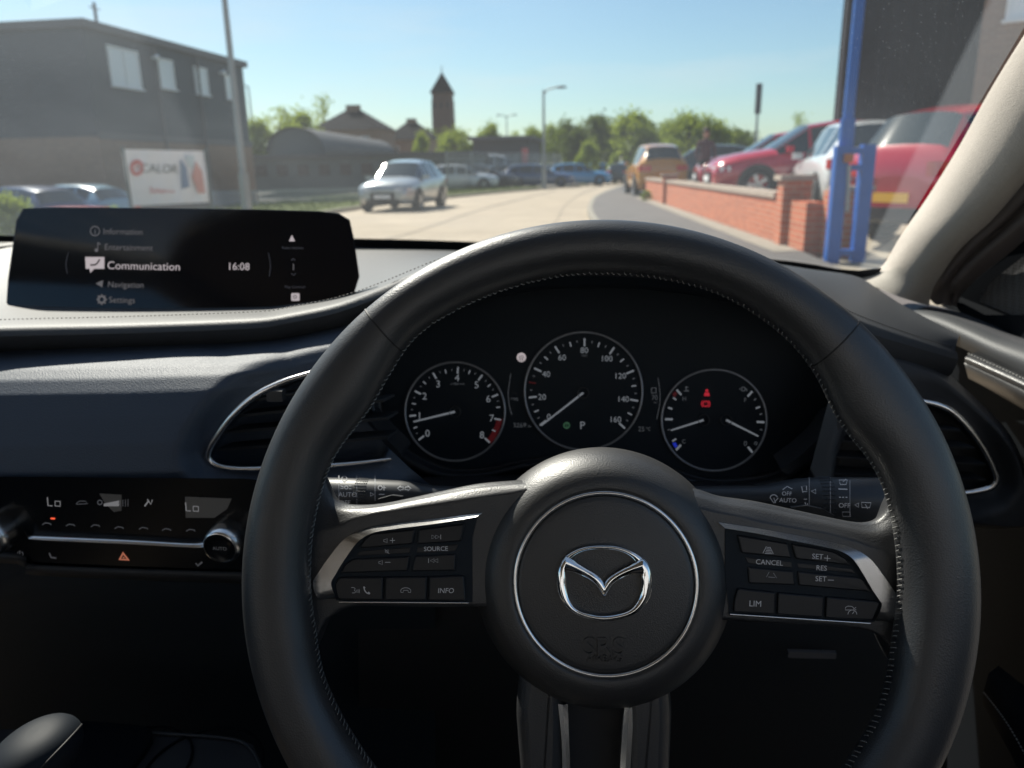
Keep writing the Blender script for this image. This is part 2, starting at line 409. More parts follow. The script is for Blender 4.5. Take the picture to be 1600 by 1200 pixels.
# emblem: rounded oval ring with the winged V
mb = MB()
def E_(x, y, h=.004): return W(840+x/5.219, 830+y/5.219, h)
def ridge(mb, A, B, hs=.0014, ht=.0032, n=40, closed=False, mids=.5):
    a = spl(A, n, closed); b = spl(B, n, closed); rows = [[], [], [], [], []]
    for p, q in zip(a, b):
        m = (p[0]*(1-mids)+q[0]*mids, p[1]*(1-mids)+q[1]*mids)
        rows[0].append(E_(*p, hs-.003)); rows[1].append(E_(*p, ht-.0006)); rows[2].append(E_(*m, ht)); rows[3].append(E_(*q, ht-.0006)); rows[4].append(E_(*q, hs-.003))
    mb.grid(rows, 0, True, closed)
# oval (thin over the top, thick at the sides and bottom)
ridge(mb, [(232,205),(180,280),(158,370),(165,470),(200,570),(270,650),(380,705),(540,735),(700,710),(820,660),(905,560),(935,450),(930,350),(905,270),(850,210)],
          [(250,290),(228,330),(235,400),(240,470),(262,560),(310,630),(400,672),(540,692),(680,672),(770,630),(825,550),(842,470),(842,400),(845,350),(820,300)], n=80)
ridge(mb, [(215,215),(270,175),(350,138),(440,120),(540,116),(640,122),(730,148),(810,185),(868,225)],
          [(265,225),(310,192),(370,165),(450,150),(540,147),(630,155),(710,178),(770,215),(810,258)], .0010, .0034, n=50)
# wings and V
ridge(mb, [(228,195),(300,245),(400,305),(470,345),(510,380),(535,420),(545,440)],
          [(228,330),(300,340),(380,370),(440,405),(480,440),(515,490),(543,540)], .0014, .0040, n=40, mids=.45)
ridge(mb, [(862,215),(790,262),(690,310),(620,350),(580,380),(555,415),(545,440)],
          [(855,350),(780,350),(700,375),(640,410),(600,445),(570,495),(543,540)], .0014, .0040, n=40, mids=.45)
wb(mb, 'emblem', M_['chrome'], label='chrome winged badge inside a rounded oval')
# spoke button pods
CL = lambda x, y: (480+x/5, 720+y/5)
CR = lambda x, y: (1120+x/4.617, 730+y/4.617)
hP = -.0085
def pod(C, outer, innr, panel, line):
    A = spl([C(*p) for p in outer], 60); B = spl([C(*p) for p in innr], 60)
    mb = MB(); rows = [[], [], [], []]
    for i_, (a, b) in enumerate(zip(A, B)):
        p0_, p1_ = A[max(0, i_-2)], A[min(59, i_+2)]; sm = abs(p1_[0]-p0_[0])/math.dist(p0_, p1_)
        dh = .0003+.0020*sstep(.75, .97, sm)
        rows[0].append(W(*a, hP-.004)); rows[1].append(W(*a, hP+.0034-dh)); rows[2].append(W(*b, hP+.0036)); rows[3].append(W(*b, hP-.003))
    mb.grid(rows, 0, False)
    for i in range(0, 1): pass
    mb.grid([rows[1], rows[2]], 0, True)
    mb.add([rows[k][0] for k in range(4)], [(0, 1, 2, 3)]); mb.add([rows[k][-1] for k in range(4)], [(0, 1, 2, 3)])
    a, b = [W(*C(*p), hP+.0018) for p in line]
    mb.tube([a, b], .00045, 6)
    wb(mb, 'spoke_trim', M_['satin'])
    mb = MB(); mb.prism([tuple(W(*C(*p), hP)[:2]) for p in panel], lambda x, y, h: Vector((x, y, h)), hP-.006, hP+.0002)
    wb(mb, 'button_panel', M_['dial'])
pod(CL, [(1375,404),(1000,452),(650,494),(480,524),(375,562),(280,620),(180,740),(90,870),(42,960),(85,1077),(150,1080)],
        [(1320,440),(1000,492),(700,530),(540,556),(450,592),(375,655),(280,790),(220,890),(185,960),(225,1078),(228,1080)],
        [(1330,440),(1000,492),(700,530),(540,556),(450,592),(375,655),(280,790),(220,890),(190,960),(225,1090),(1290,1104),(1290,600)], [(250,1104),(1262,1111)])
pod(CR, [(10,396),(300,441),(600,495),(850,546),(985,585),(1080,640),(1150,710),(1250,850),(1320,950),(1340,1000),(1285,1110),(1215,1110)],
        [(60,440),(300,480),(560,532),(760,572),(890,605),(980,660),(1050,760),(1120,880),(1170,955),(1192,1000),(1145,1107),(1142,1108)],
        [(60,440),(300,480),(560,532),(760,572),(890,605),(980,660),(1050,760),(1120,880),(1170,955),(1190,1000),(1135,1118),(90,1060),(60,800)], [(95,1061),(1108,1127)])
mapW = lambda C, h: (lambda x, y, o=0: W(*C(x, y), h+o))
def button(C, poly, draw=None, lift=.0016, m='button', label=None):
    mb = MB(); pl = [tuple(W(*C(*p), hP+lift)[:2]) for p in inset(poly, 5)]
    mb.prism(round_poly(pl, .0009, 2), lambda x, y, h: Vector((x, y, h)), hP-.003, hP+lift, 0, .0008)
    mf = mapW(C, hP+lift+.0002)
    if draw: draw(mb, mf)
    wb(mb, 'button', [M_[m], M_['icon'], M_['iconf']], label=label)
def spk(mb, mf, x, y, k=1.0, mi=1):
    mb.stroke([(x-14*k, y-8*k), (x-14*k, y+8*k), (x-4*k, y+8*k), (x+12*k, y+18*k), (x+12*k, y-18*k), (x-4*k, y-8*k)], 3.2, mf, 0, mi, True)
def vplus(mb, mf): spk(mb, mf, 612, 624); mb.stroke([(646, 622), (686, 622)], 4.5, mf, 0, 1); mb.stroke([(666, 602), (666, 642)], 4.5, mf, 0, 1)
def vmute(mb, mf): spk(mb, mf, 622, 708, .8); mb.stroke([(606, 690), (640, 726)], 3, mf, 0, 1)
def vminus(mb, mf): spk(mb, mf, 574, 795); mb.stroke([(608, 793), (650, 793)], 4.5, mf, 0, 1)
def tri(mb, mf, x, y, s, d=1): mb.stroke([(x-s*d, y-s), (x+s*d, y), (x-s*d, y+s)], 3.2, mf, 0, 1, True)
def nxt(mb, mf): tri(mb, mf, 988, 595, 15); tri(mb, mf, 1018, 595, 15); mb.stroke([(1043, 577), (1043, 613)], 4, mf, 0, 1)
def prv(mb, mf): tri(mb, mf, 1006, 780, 15, -1); tri(mb, mf, 976, 780, 15, -1); mb.stroke([(948, 762), (948, 798)], 4, mf, 0, 1)
button(CL, [(500,562),(600,555),(852,526),(826,656),(440,690),(392,690),(440,612)], vplus)
button(CL, [(400,694),(822,664),(813,734),(368,756)], vmute, .0004)
button(CL, [(362,760),(810,740),(788,868),(245,886),(290,800)], vminus, .0014)
button(CL, [(868,530),(1237,484),(1207,636),(850,660)], nxt)
button(CL, [(850,662),(1200,640),(1168,718),(838,735)], lambda mb, mf: mb.text('SOURCE', 1006, 686, 36, mf, 0, 1, -.015), .0004)
button(CL, [(838,738),(1168,722),(1160,866),(805,872)], prv, .0014)
def voice(mb, mf):
    mb.stroke([(345,990),(365,990),(375,1000),(368,1012),(380,1022),(372,1032),(350,1032)], 4, mf, 0, 1)
    for k in range(3): mb.stroke([(385+k*10, 1008-k*3), (389+k*10, 1018), (385+k*10, 1028+k*3)], 3, mf, 0, 1)
    mb.stroke(spl([(443,985),(448,1010),(465,1032),(488,1040)], 8), 8, mf, 0, 1); mb.stroke([(440,984),(452,994)], 10, mf, 0, 1); mb.stroke([(476,1026),(490,1038)], 10, mf, 0, 1)
def hang(mb, mf):
    mb.stroke(spl([(732,1028),(732,1008),(750,995),(770,992),(790,995),(808,1008),(808,1028)], 14)+[(790,1028),(788,1012),(752,1012),(750,1028)], 3.4, mf, 0, 1, True)
button(CL, [(205,962),(250,905),(598,903),(593,1097),(240,1092),(222,1060)], voice, .0022)
button(CL, [(603,903),(942,900),(935,1098),(598,1097)], hang, .0022)
button(CL, [(948,900),(1228,892),(1240,1000),(1245,1103),(940,1099)], lambda mb, mf: mb.text('INFO', 1083, 1013, 40, mf, 0, 1, 0, 1.0, slant=.12), .0022)
def lane1(mb, mf):
    mb.stroke([(333,620),(358,572)], 4, mf, 0, 1); mb.stroke([(408,625),(382,575)], 4, mf, 0, 1)
    for k in range(5): mb.stroke([(362-k*4, 578+k*11), (380+k*5, 580+k*11)], 4, mf, 0, 1)
def lane2(mb, mf):
    mb.stroke([(358,792),(378,756)], 4, mf, 0, 2); mb.stroke([(432,800),(408,762)], 4, mf, 0, 2); mb.stroke([(372,792),(420,796)], 5, mf, 0, 2)
button(CR, [(140,482),(520,545),(547,664),(176,626)], lane1)
button(CR, [(180,634),(550,672),(560,740),(217,706)], lambda mb, mf: mb.text('CANCEL', 380, 686, 37, mf, 0, 1, .06), .0004)
button(CR, [(219,712),(560,746),(576,858),(228,845)], lane2, .0014)
button(CR, [(532,545),(700,572),(850,604),(935,650),(985,712),(925,710),(566,668)], lambda mb, mf: (mb.text('SET', 728, 643, 38, mf, 0, 1, .06), mb.stroke([(775,655),(820,659)], 4.5, mf, 0, 1), mb.stroke([(799,636),(796,678)], 4.5, mf, 0, 1)))
button(CR, [(570,676),(930,715),(990,722),(1020,778),(574,738)], lambda mb, mf: mb.text('RES', 757, 726, 37, mf, 0, 1, .06), .0004)
button(CR, [(577,745),(1030,790),(1060,800),(1132,908),(590,860)], lambda mb, mf: (mb.text('SET', 752, 804, 38, mf, 0, 1, .04), mb.stroke([(802,814),(845,815)], 4.5, mf, 0, 1)), .0014)
button(CR, [(150,868),(432,900),(428,1070),(118,1052),(124,960)], lambda mb, mf: mb.text('LIM', 278, 983, 44, mf, 0, 1, .04), .0022)
button(CR, [(440,900),(782,930),(774,1092),(434,1070)], None, .0022)
def cruise(mb, mf):
    mb.stroke(circle(978, 1062, 32, 12, math.pi, 2*math.pi), 4, mf, 0, 1); mb.stroke([(978,1058),(992,1040)], 4, mf, 0, 1)
    mb.stroke([(928,1030),(928,1012),(945,1002),(975,1004),(988,1016),(988,1030)], 4, mf, 0, 1, True); mb.stroke([(1005,1010),(990,1022),(1006,1030)], 4, mf, 0, 1)
button(CR, [(790,930),(1170,962),(1188,985),(1132,1112),(782,1096)], cruise, .0022)
# chrome rails of the lower spoke
for a, b in (([(872,1100),(877,1150),(879,1205),(881,1330)], [(887,1100),(889,1150),(891,1205),(892,1330)]), ([(989,1105),(988,1150),(985,1205),(982,1330)], [(976,1105),(972,1150),(969,1205),(967,1330)])):
    mb = MB(); n = 16
    A = spl([W(*p, -.017) for p in a], n); B = spl([W(*p, -.019) for p in b], n)
    mb.grid([[Vector(p)+Vector((0, 0, -.006)) for p in A], A, [(Vector(p)+Vector(q))/2+Vector((0, 0, .0012)) for p, q in zip(A, B)], B, [Vector(p)+Vector((0, 0, -.008)) for p in B]], 0, False)
    wb(mb, 'lower_spoke_trim', M_['satin'])
mb = MB(); mb.prism([tuple(W(*p, -.03)[:2]) for p in ((884,1060),(976,1060),(972,1330),(888,1330))], lambda x, y, h: Vector((x, y, h)), -.045, -.040)  # dark plate standing in for the shaded opening between the struts
wb(mb, 'spoke_gap_shade', M_['dark'])
# ---------------------------------------------------------------- dashboard
def part(mb, name, mats, **k): return mb.build(name, mats, car, **k)
far = [(-520,372,.62),(-300,372,.74),(-130,374,.88),(-60,375,.93),(0,378,.97),(250,383,1.08),(525,386,1.13),(720,391,1.11),(950,402,1.07),(1100,411,1.03),(1240,424,.99),(1330,434,.96),(1368,456,.93),(1400,480,.88),(1448,510,.80),(1500,543,.72)]
crest = [(-560,560,.42),(-300,530,.47),(-160,518,.52),(0,510,.54),(200,505,.55),(400,497,.555),(450,490,.56),(530,473,.56),(600,447,.555),(650,425,.548),(700,406,.545),(800,390,.54),(950,385,.54),(1100,398,.54),(1200,425,.55),(1290,468,.575),(1345,500,.60),(1435,530,.66),(1492,547,.70)]
n = 150
Fr = [Vector(p) for p in spl([P(*p) for p in far], n)]; Cr = [Vector(p) for p in spl([P(*p) for p in crest], n)]
rows = []
for t in [i/14 for i in range(15)]:
    rows.append([f.lerp(c, t)+Vector((0, 0, math.sin(math.pi*t**.8)*(-.024+.036*sstep(.45, .72, i/n)))) for i, (f, c) in enumerate(zip(Fr, Cr))])
for dy, dz in ((-.004, -.0008), (-.007, -.003), (-.0085, -.0065)): rows.append([c+Vector((0, dy, dz)) for c in Cr])
mb = MB(); mb.grid(rows, 0, True)
dash = part(mb, 'dashboard', M_['dash'], label='black soft dashboard top catching the low sun')
ABS['dashboard'] = Matrix.Identity(4)
def dpart(mb, name, mats, **k): return mb.build(name, mats, dash, inv=False, **k)
# (dashboard mesh sits at world coordinates, so children use world coordinates as well)
# stitched seam along the crest
mb = MB()
Sm = [c.lerp(f, .035)+Vector((0, 0, .0015)) for f, c in zip(Fr, Cr)]
dens = spl(Sm, 620)
for i in range(2, 616, 2): mb.tube([dens[i], Vector(dens[i+1])*.85+Vector(dens[i])*.15], .0004, 4)
dpart(mb, 'dash_stitching', M_['seam'])
# lip underside
mb = MB(); rows = []
base = [c+Vector((0, -.0085, -.0065)) for c in Cr]
for dy, dz in ((0, 0), (.002, -.0035), (.008, -.010), (.020, -.0155), (.045, -.018)):
    rows.append([b+Vector((0, dy, dz*(1.0+.5*sstep(.75, .9, i/n)))) for i, b in enumerate(base)])
mb.grid(rows, 0, True); dpart(mb, 'dash_lip', M_['dash'])
# left blue panel with the air vent recess, as a dense surface
ventL = [(604,716),(560,723),(500,728),(400,733),(360,732),(338,727),(327,718),(326,705),(340,680),(365,648),(400,618),(440,598),(480,585),(540,572),(590,572),(606,600),(612,650)]
ventR = [(1505,770),(1400,772),(1308,765),(1302,715),(1325,650),(1365,625),(1443,627),(1470,634),(1490,645),(1512,667),(1530,690),(1546,717),(1557,745),(1553,757),(1541,764)]
def sd(poly, x, y):
    n = len(poly); ins = False; dm = 1e9
    for i in range(n):
        x1, y1 = poly[i]; x2, y2 = poly[(i+1) % n]
        if (y1 > y) != (y2 > y) and x < (x2-x1)*(y-y1)/(y2-y1)+x1: ins = not ins
        dx, dy = x2-x1, y2-y1; t = max(0, min(1, ((x-x1)*dx+(y-y1)*dy)/(dx*dx+dy*dy)))
        dm = min(dm, math.hypot(x-x1-t*dx, y-y1-t*dy))
    return -dm if ins else dm
VLs = [p for p in spl(ventL, 60, True)]; VRs = [p for p in spl(ventR, 60, True)]
topL = [(-560,580),(-300,550),(-160,535),(0,533),(200,529),(350,524),(450,514),(520,497),(560,484),(600,466),(660,440)]
prof = [(0,.580),(12,.558),(28,.534),(45,.515),(62,.502),(85,.492),(125,.482),(165,.473),(210,.466),(260,.466)]
def YL(px, py):
    t = py-interp(topL, px); r_ = sstep(250, 620, px)
    y = interp(prof, t*(1-.0*r_))+.055*r_*sstep(10, 60, t)*0+ .016*r_
    d = sd(VLs, px, py)
    if d > 0: y += .018*(1-sstep(0, 55, d))
    else: y += .018+.045*sstep(0, 7, -d)
    return y
mb = MB(); rows = []
xrt = [(440,650),(480,604),(520,574),(560,562),(620,560),(660,572),(700,602),(735,640),(765,680)]
for j in range(64):
    t = j/63; row = []
    for i in range(160):
        px = -560+ 1120*i/159; y0 = interp(topL, px); py = y0*(1-t)+765*t
        px = -560+(interp(xrt, py)+560)*i/159; y0 = interp(topL, px); py = y0*(1-t)+765*t
        row.append(P(px, py, YL(px, py)))
    rows.append(row)
mb.grid(rows, 0, True); dpart(mb, 'trim_panel', M_['dashblue'], label='navy soft trim panel left of the wheel')
# right panel round the outer vent
topR = [(1325,512),(1345,520),(1385,540),(1432,557),(1472,577),(1500,600),(1520,618),(1565,662),(1592,705),(1606,760),(1612,820)]
def YR(px, py):
    y = .60+.10*sstep(1280, 1560, px)-.05*sstep(500, 700, py)
    d = sd(VRs, px, py)
    if d > 0: y += .020*(1-sstep(0, 45, d))
    else: y = (y+.020)+(.70-y-.020)*sstep(0, 7, -d)
    return y
mb = MB(); rows = []
A = spl(topR, 70); B = spl([(1262,748),(1285,795),(1300,810),(1400,815),(1500,822),(1560,826),(1612,822)], 70)
for j in range(50):
    t = j/49; row = []
    for a, b in zip(A, B):
        px = a[0]*(1-t)+b[0]*t; py = a[1]*(1-t)+b[1]*t
        row.append(P(px, py, YR(px, py)+.05*(1-sstep(0, .06, t))+.03*sstep(.94, 1, t)))
    rows.append(row)
mb.grid(rows, 0, True); dpart(mb, 'vent_surround', M_['dash'], label='dark curved panel round the right hand air vent')
# chrome vent surrounds and louvres
def vent(curve, Yf, poly, louvres, knob=None):
    mb = MB(); n = 90
    C = [Vector(P(p[0], p[1], Yf(p[0], p[1]))) for p in spl(curve, n)]
    mb.tube(C, [.0008+.0016*math.sin(math.pi*min(1, max(0, i/n*1.0)))**.4 for i in range(n)], 8, flat=1.0)
    vt = MB()
    for (a, b, Y) in louvres:
        A0, A1 = P(*a, Y), P(*b, Y); bk = Vector((0, .028, -.004)); th = Vector((0, -.001, .0022))
        vt.add([A0, A1, A1+bk, A0+bk, A0+th, A1+th, A1+bk+th, A0+bk+th], [(3,2,1,0),(4,5,6,7),(0,1,5,4),(2,3,7,6),(1,2,6,5),(0,4,7,3)])
    o = part(vt, 'air_vent', M_['dash'])
    ABS[o.name] = Matrix.Identity(4)
    mb.build('chrome_surround', M_['satin'], o, inv=False)
    if knob:
        kb = MB(); kb.box(-.006, .006, -.004, .003, -.004, .004, M=Matrix.Translation(P(*knob))); kb.build('vent_tab', M_['plastic'], o, inv=False)
    return o
vent([(560,568),(520,573),(480,585),(440,598),(400,618),(365,648),(340,680),(326,705),(327,718),(338,727),(360,732),(400,733),(500,729),(560,724),(600,719),(614,717)],
     lambda x, y: .488+.012*sstep(400, 620, x), VLs,
     [((395,628),(585,598),.515),((372,652),(600,628),.515),((352,678),(606,656),.515),((340,705),(606,686),.515)], (432,617,.513))
vent([(1360,618),(1400,620),(1443,627),(1470,634),(1490,645),(1512,667),(1530,690),(1546,717),(1557,745),(1553,757),(1541,764),(1505,770),(1450,771),(1400,771)],
     lambda x, y: .625, VRs,
     [((1300,665),(1500,675),.655),((1295,690),(1522,702),.655),((1290,715),(1540,728),.655),((1290,742),(1540,752),.655)])
# instrument binnacle
CT = [(596,600),(606,560),(640,520),(700,487),(800,458),(900,446),(1000,448),(1100,460),(1200,490),(1270,540),(1300,600)]
CB = [(1300,600),(1298,650),(1270,695),(1222,730),(1170,744),(1110,746),(1050,731),(1000,719),(940,713),(880,711),(820,717),(770,728),(720,731),(680,722),(640,700),(612,668),(600,640),(596,600)]
gc0 = P(911, 610, .64)
GP = Plane(gc0, Vector((.02, -math.cos(R(17)), math.sin(R(17)))))
ct = spl(CT, 60); cb = spl(CB, 80)
crd = [Vector(p) for p in spl([P(*p) for p in [(548,640,.53),(552,570,.535),(566,505,.545),(600,450,.553),(650,428,.546),(700,409,.543),(800,393,.538),(950,388,.538),(1100,401,.538),(1200,428,.548),(1290,471,.573),(1338,540,.585),(1352,620,.58)]], 60)]
mb = MB(); rows = []
for t in [i/10 for i in range(11)]:
    rows.append([GP(a[0], a[1], .002).lerp(c, t**1.0)+Vector((0, 0, -.012*math.sin(math.pi*t))) for a, c in zip(ct, crd)])
mb.grid(rows, 0, True); part(mb, 'instrument_hood', M_['lower'])
mb = MB(); rows = []
ccx, ccy = 948, 600
for k, yy in ((0, .002), (.012, -.0), (.022, .003), (.032, .010), (.05, .013), (.064, .010), (.072, 0.0), (.085, -.012)):
    row = []
    for a in cb:
        dx, dy = a[0]-ccx, a[1]-ccy; l = math.hypot(dx, dy*1.6)
        row.append(GP(a[0]+dx*k*1.1, a[1]+dy*k*2.1, .002+yy))
    rows.append(row)
mb.grid(rows, 0, True); part(mb, 'instrument_bezel', M_['plastic'])
mb = MB()
for poly in ([(574,652),(590,672),(618,700),(630,712),(618,722),(598,716),(576,690),(566,664)], [(1322,652),(1310,676),(1282,704),(1262,722),(1230,742),(1218,734),(1250,712),(1280,684),(1300,655)]):
    mb2 = MB(); pl = [P(x, y, .575) for x, y in round_poly(poly, 8)]
    mb2.add([p+Vector((0, .03, 0)) for p in pl]+pl, [tuple(range(len(pl), 2*len(pl)))]+[(i, (i+1) % len(pl), (i+1) % len(pl)+len(pl), i+len(pl)) for i in range(len(pl))])
    part(mb2, 'bezel_button', M_['plastic'])
# instrument face
mb = MB(); loop = ct[:-1]+cb[:-1]
mb.fill([(x, y) for x, y in loop], GP, 0, 0)
clus = part(mb, 'instrument_cluster', [M_['dial']], label='instrument cluster with three round dials lit in grey')
ABS[clus.name] = Matrix.Identity(4)
GM = [M_['num'], M_['numf'], M_['red'], M_['redf'], M_['blue'], M_['green'], M_['dial'], M_['ui2']]
def cpart(mb, name, mats=GM, **k): return mb.build(name, mats, clus, inv=False, **k)
def tick(mb, x, y, cx, cy, L, wd, mi=0, off=.0006):
    dx, dy = x-cx, y-cy; l = math.hypot(dx, dy); dx /= l; dy /= l
    mb.stroke([(x-dx*L/2, y-dy*L/2), (x+dx*L/2, y+dy*L/2)], wd, GP, off, mi)
def ringtube(mb, cx, cy, rx, ry, r=.0009, off=.002): mb.tube([GP(cx+rx*math.cos(2*math.pi*i/80), cy+ry*math.sin(2*math.pi*i/80), off) for i in range(80)], r, 8, closed=True)
def needle(mb, a, b, w0=3.2, w1=2.2, off=.0035):
    dx, dy = b[0]-a[0], b[1]-a[1]; l = math.hypot(dx, dy); nx, ny = -dy/l, dx/l
    mb.add([GP(a[0]+nx*w0/2, a[1]+ny*w0/2, off), GP(a[0]-nx*w0/2, a[1]-ny*w0/2, off), GP(b[0]-nx*w1/2, b[1]-ny*w1/2, off), GP(b[0]+nx*w1/2, b[1]+ny*w1/2, off),
            GP(a[0]+nx*w0/2, a[1]+ny*w0/2, off-.0012), GP(a[0]-nx*w0/2, a[1]-ny*w0/2, off-.0012), GP(b[0]-nx*w1/2, b[1]-ny*w1/2, off-.0012), GP(b[0]+nx*w1/2, b[1]+ny*w1/2, off-.0012)],
           [(0,1,2,3),(0,3,7,4),(1,5,6,2),(2,6,7,3),(0,4,5,1)])
def dial(name, cx, cy, rx, ry, draw, needles, label):
    mb = MB(); mb.fill(circle(cx, cy, rx, 64, ry=ry), GP, .0004, 6); draw(mb)
    cpart(mb, name, label=label)
    mb = MB(); ringtube(mb, cx, cy, rx, ry); cpart(mb, 'gauge_ring', M_['ring'])
    for a, b in needles:
        mb = MB(); needle(mb, a, b)
        cpart(mb, 'needle', M_['num'])
        mb = MB()
        mb.tube([GP(a[0]+8.5*math.cos(2*math.pi*i/32), a[1]+8.5*math.sin(2*math.pi*i/32), .003) for i in range(32)], .0006, 6, closed=True)
        cpart(mb, 'needle_pivot', M_['plastic'])
c1 = lambda x, y: (600+x/6, 540+y/6)
def arcband(mb, cx, cy, r0_, r1_, a0, a1, mi, off):
    n = 10; A = circle(cx, cy, r0_, n, a0, a1); B = circle(cx, cy, r1_, n, a0, a1)
    mb.grid([[GP(*p, off) for p in A], [GP(*p, off) for p in B]], mi, False)
def d1(mb):
    C = (711, 643)
    arcband(mb, 711, 643, 66, 75, R(9), R(42), 3, .0006)
    for x, y in ((350,865),(270,657),(318,440),(475,283),(692,232),(903,300),(1040,470),(1065,690),(968,888)): tick(mb, *c1(x, y), *C, 10.5, 2.6, 0, .0008)
    for x, y in ((380,348),(578,243),(800,248),(985,375),(1070,578),(1030,797),(295,768),(280,545)): tick(mb, *c1(x, y), *C, 6, 1.8, 0, .0008)
    for x, y in ((308,822),(262,600),(285,488),(345,385),(425,300),(525,250),(637,227),(750,230),(855,262),(955,330),(1022,412),(1068,520)): tick(mb, *c1(x, y), *C, 3, 1.4, 1, .0008)
    for t, x, y in (('0',408,820),('1',333,655),('2',380,472),('3',507,357),('4',685,300),('5',868,365),('6',978,497),('7',1010,678),('8',918,835)): mb.text(t, *c1(x, y), 11, GP, .0008, 0)
    mb.text('x1000r/min', *c1(690, 357), 3.4, GP, .0008, 1)
dial('rev_counter', 711, 643, 78, 77, d1, [(c1(665,620), c1(276,714))], 'left dial numbered 0 to 8 with a red zone')
c2 = lambda x, y: (790+x/6, 510+y/6)
def d2(mb):
    C = c2(735, 608)
    for x, y in ((350,905),(255,663),(302,408),(483,218),(740,150),(997,228),(1168,428),(1205,692),(1092,932)): tick(mb, *c2(x, y), *C, 12.5, 2.8, 0, .0008)
    for x, y in ((290,793),(380,298),(608,168),(873,172),(1092,318),(1202,558),(1165,820)): tick(mb, *c2(x, y), *C, 7.5, 2.1, 0, .0008)
    tick(mb, *c2(250, 528), *C, 11, 2.2, 3, .0008)
    for x, y in ((308,858),(255,733),(240,597),(265,465),(328,343),(420,245),(540,178),(670,143),(810,147),(938,187),(1052,262),(1143,368),(1200,490),(1218,628),(1195,760),(1140,882)): tick(mb, *c2(x, y), *C, 3.5, 1.8, 1, .0008)
    for t, x, y in (('0',405,845),('20',342,660),('40',380,445),('60',530,290),('80',738,222),('100',953,300),('120',1080,462),('140',1108,680),('160',1035,870)): mb.text(t, *c2(x, y), 9.2, GP, .0008, 0, wide=1.0)
    mb.text('mph', *c2(738, 270), 3.8, GP, .0008, 1)
    mb.text('P', *c2(722, 925), 12, GP, .0008, 0); mb.stroke(circle(*c2(572, 928), 4.2, 16), 2.4, GP, .0008, 5, True); mb.stroke([c2(572, 912), c2(572, 944)], 1.4, GP, .0008, 5)
dial('speedometer', 911.8, 611, 92, 92, d2, [(c2(728,622), c2(333,930))], 'middle dial, the largest, numbered 0 to 160 mph')
c3 = lambda x, y: (1000+x/6.314, 560+y/6.314)
def d3(mb):
    L, Rr = c3(628, 608), c3(850, 608)
    for x, y, l, w_ in ((385,335,11,3),(342,398,6,2.2),(298,492,7,2.6),(285,600,12,3.2),(285,703,4,1.6),(338,805,7,2.6),(380,878,11,3.2)): tick(mb, *c3(x, y), *L, l, w_, 0 if l > 4 else 1, .0008)
    for x, y, l, w_ in ((1085,350,11,3),(1135,405,4,2),(1163,485,7,2.4),(1193,550,4,2),(1190,628,12,3.2),(1195,703,4,1.8),(1087,900,11,3.2)): tick(mb, *c3(x, y), *Rr, l, w_, 0 if l > 4 else 1, .0008)
    mb.fill([c3(318,835), c3(352,828), c3(372,868), c3(345,882)], GP, .0007, 4)
    mb.fill([c3(318,352), c3(345,322), c3(370,350), c3(340,388)], GP, .0007, 3)
    mb.text('H', *c3(437, 397), 6.5, GP, .0008, 1); mb.text('C', *c3(433, 818), 6.5, GP, .0008, 1); mb.text('F', *c3(1040, 408), 6.5, GP, .0008, 1); mb.text('0', *c3(1040, 838), 8, GP, .0008, 1)
    mb.stroke([c3(455,275), c3(455,312)], 1.8, GP, .0008, 1); mb.stroke([c3(435,320), c3(485,320)], 1.6, GP, .0008, 1); mb.stroke([c3(455,285), c3(475,285)], 1.4, GP, .0008, 1)
    mb.stroke([c3(1005,320), c3(1005,285), c3(1035,285), c3(1035,320)], 1.6, GP, .0008, 1, True); mb.stroke([c3(1040,300), c3(1055,305), c3(1055,322)], 1.4, GP, .0008, 1); mb.stroke([c3(980,303), c3(994,303)], 1.6, GP, .0008, 1)
    mb.stroke(circle(*c3(1142, 838), 2.2, 8), 1.1, GP, .0008, 1, True)
    x, y = c3(660, 340); mb.fill(circle(x, y-3.4, 2.4, 12), GP, .0008, 2); mb.fill([(x-4.6, y+5), (x-3.6, y-.5), (x+3.4, y-.5), (x+4.6, y+5)], GP, .0008, 2)
    x, y = c3(648, 448); mb.stroke(circle(x, y, 4.2, 16), 1.5, GP, .0008, 2, True); mb.text('!', x, y, 5, GP, .0009, 2)
    mb.stroke(circle(x, y, 6.6, 8, R(-50), R(50)), 1.3, GP, .0008, 2); mb.stroke(circle(x, y, 6.6, 8, R(130), R(230)), 1.3, GP, .0008, 2)
dial('temperature_and_fuel_gauge', 1116, 656.5, 82, 79, d3, [(c3(628,608), c3(305,710)), (c3(850,608), c3(1168,768))], 'right dial with two needles and two red warning lamps')
mb = MB()
x, y = c2(148, 290); mb.fill(circle(x, y, 7.2, 24), GP, .0008, 7); mb.text('@', x, y, 7, GP, .0012, 6)
cpart(mb, 'warning_lamp', label='pale round camera lamp between the left and middle dials'); mb = MB()
mb.text('mpg', 804, 622, 5, GP, .0008, 1); mb.text('- - -', 804, 614, 3, GP, .0008, 1); mb.text('3269', 812, 664, 7.2, GP, .0008, 1, wide=1.05); mb.text('mi', 827, 665.5, 4, GP, .0008, 1)
mb.stroke(spl([(798,584),(795,605),(794,615),(796,635),(800,648)], 12), 1, GP, .0008, 1); cpart(mb, 'trip_readout'); mb = MB()
mb.text('25', 1002, 670, 7.5, GP, .0008, 1); mb.text('\u00b0C', 1013, 670, 5.5, GP, .0008, 1)
mb.text('70', 1023, 621, 8, GP, .0008, 1, wide=.9); mb.text('mi', 1024, 628.5, 3.4, GP, .0008, 1); mb.stroke([(1018,606),(1025,606),(1025,614),(1018,614)], 1.6, GP, .0008, 1, True)
mb.stroke(spl([(1028,590),(1031,610),(1031,630),(1026,655)], 12), 1, GP, .0008, 1)
cpart(mb, 'temperature_readout')

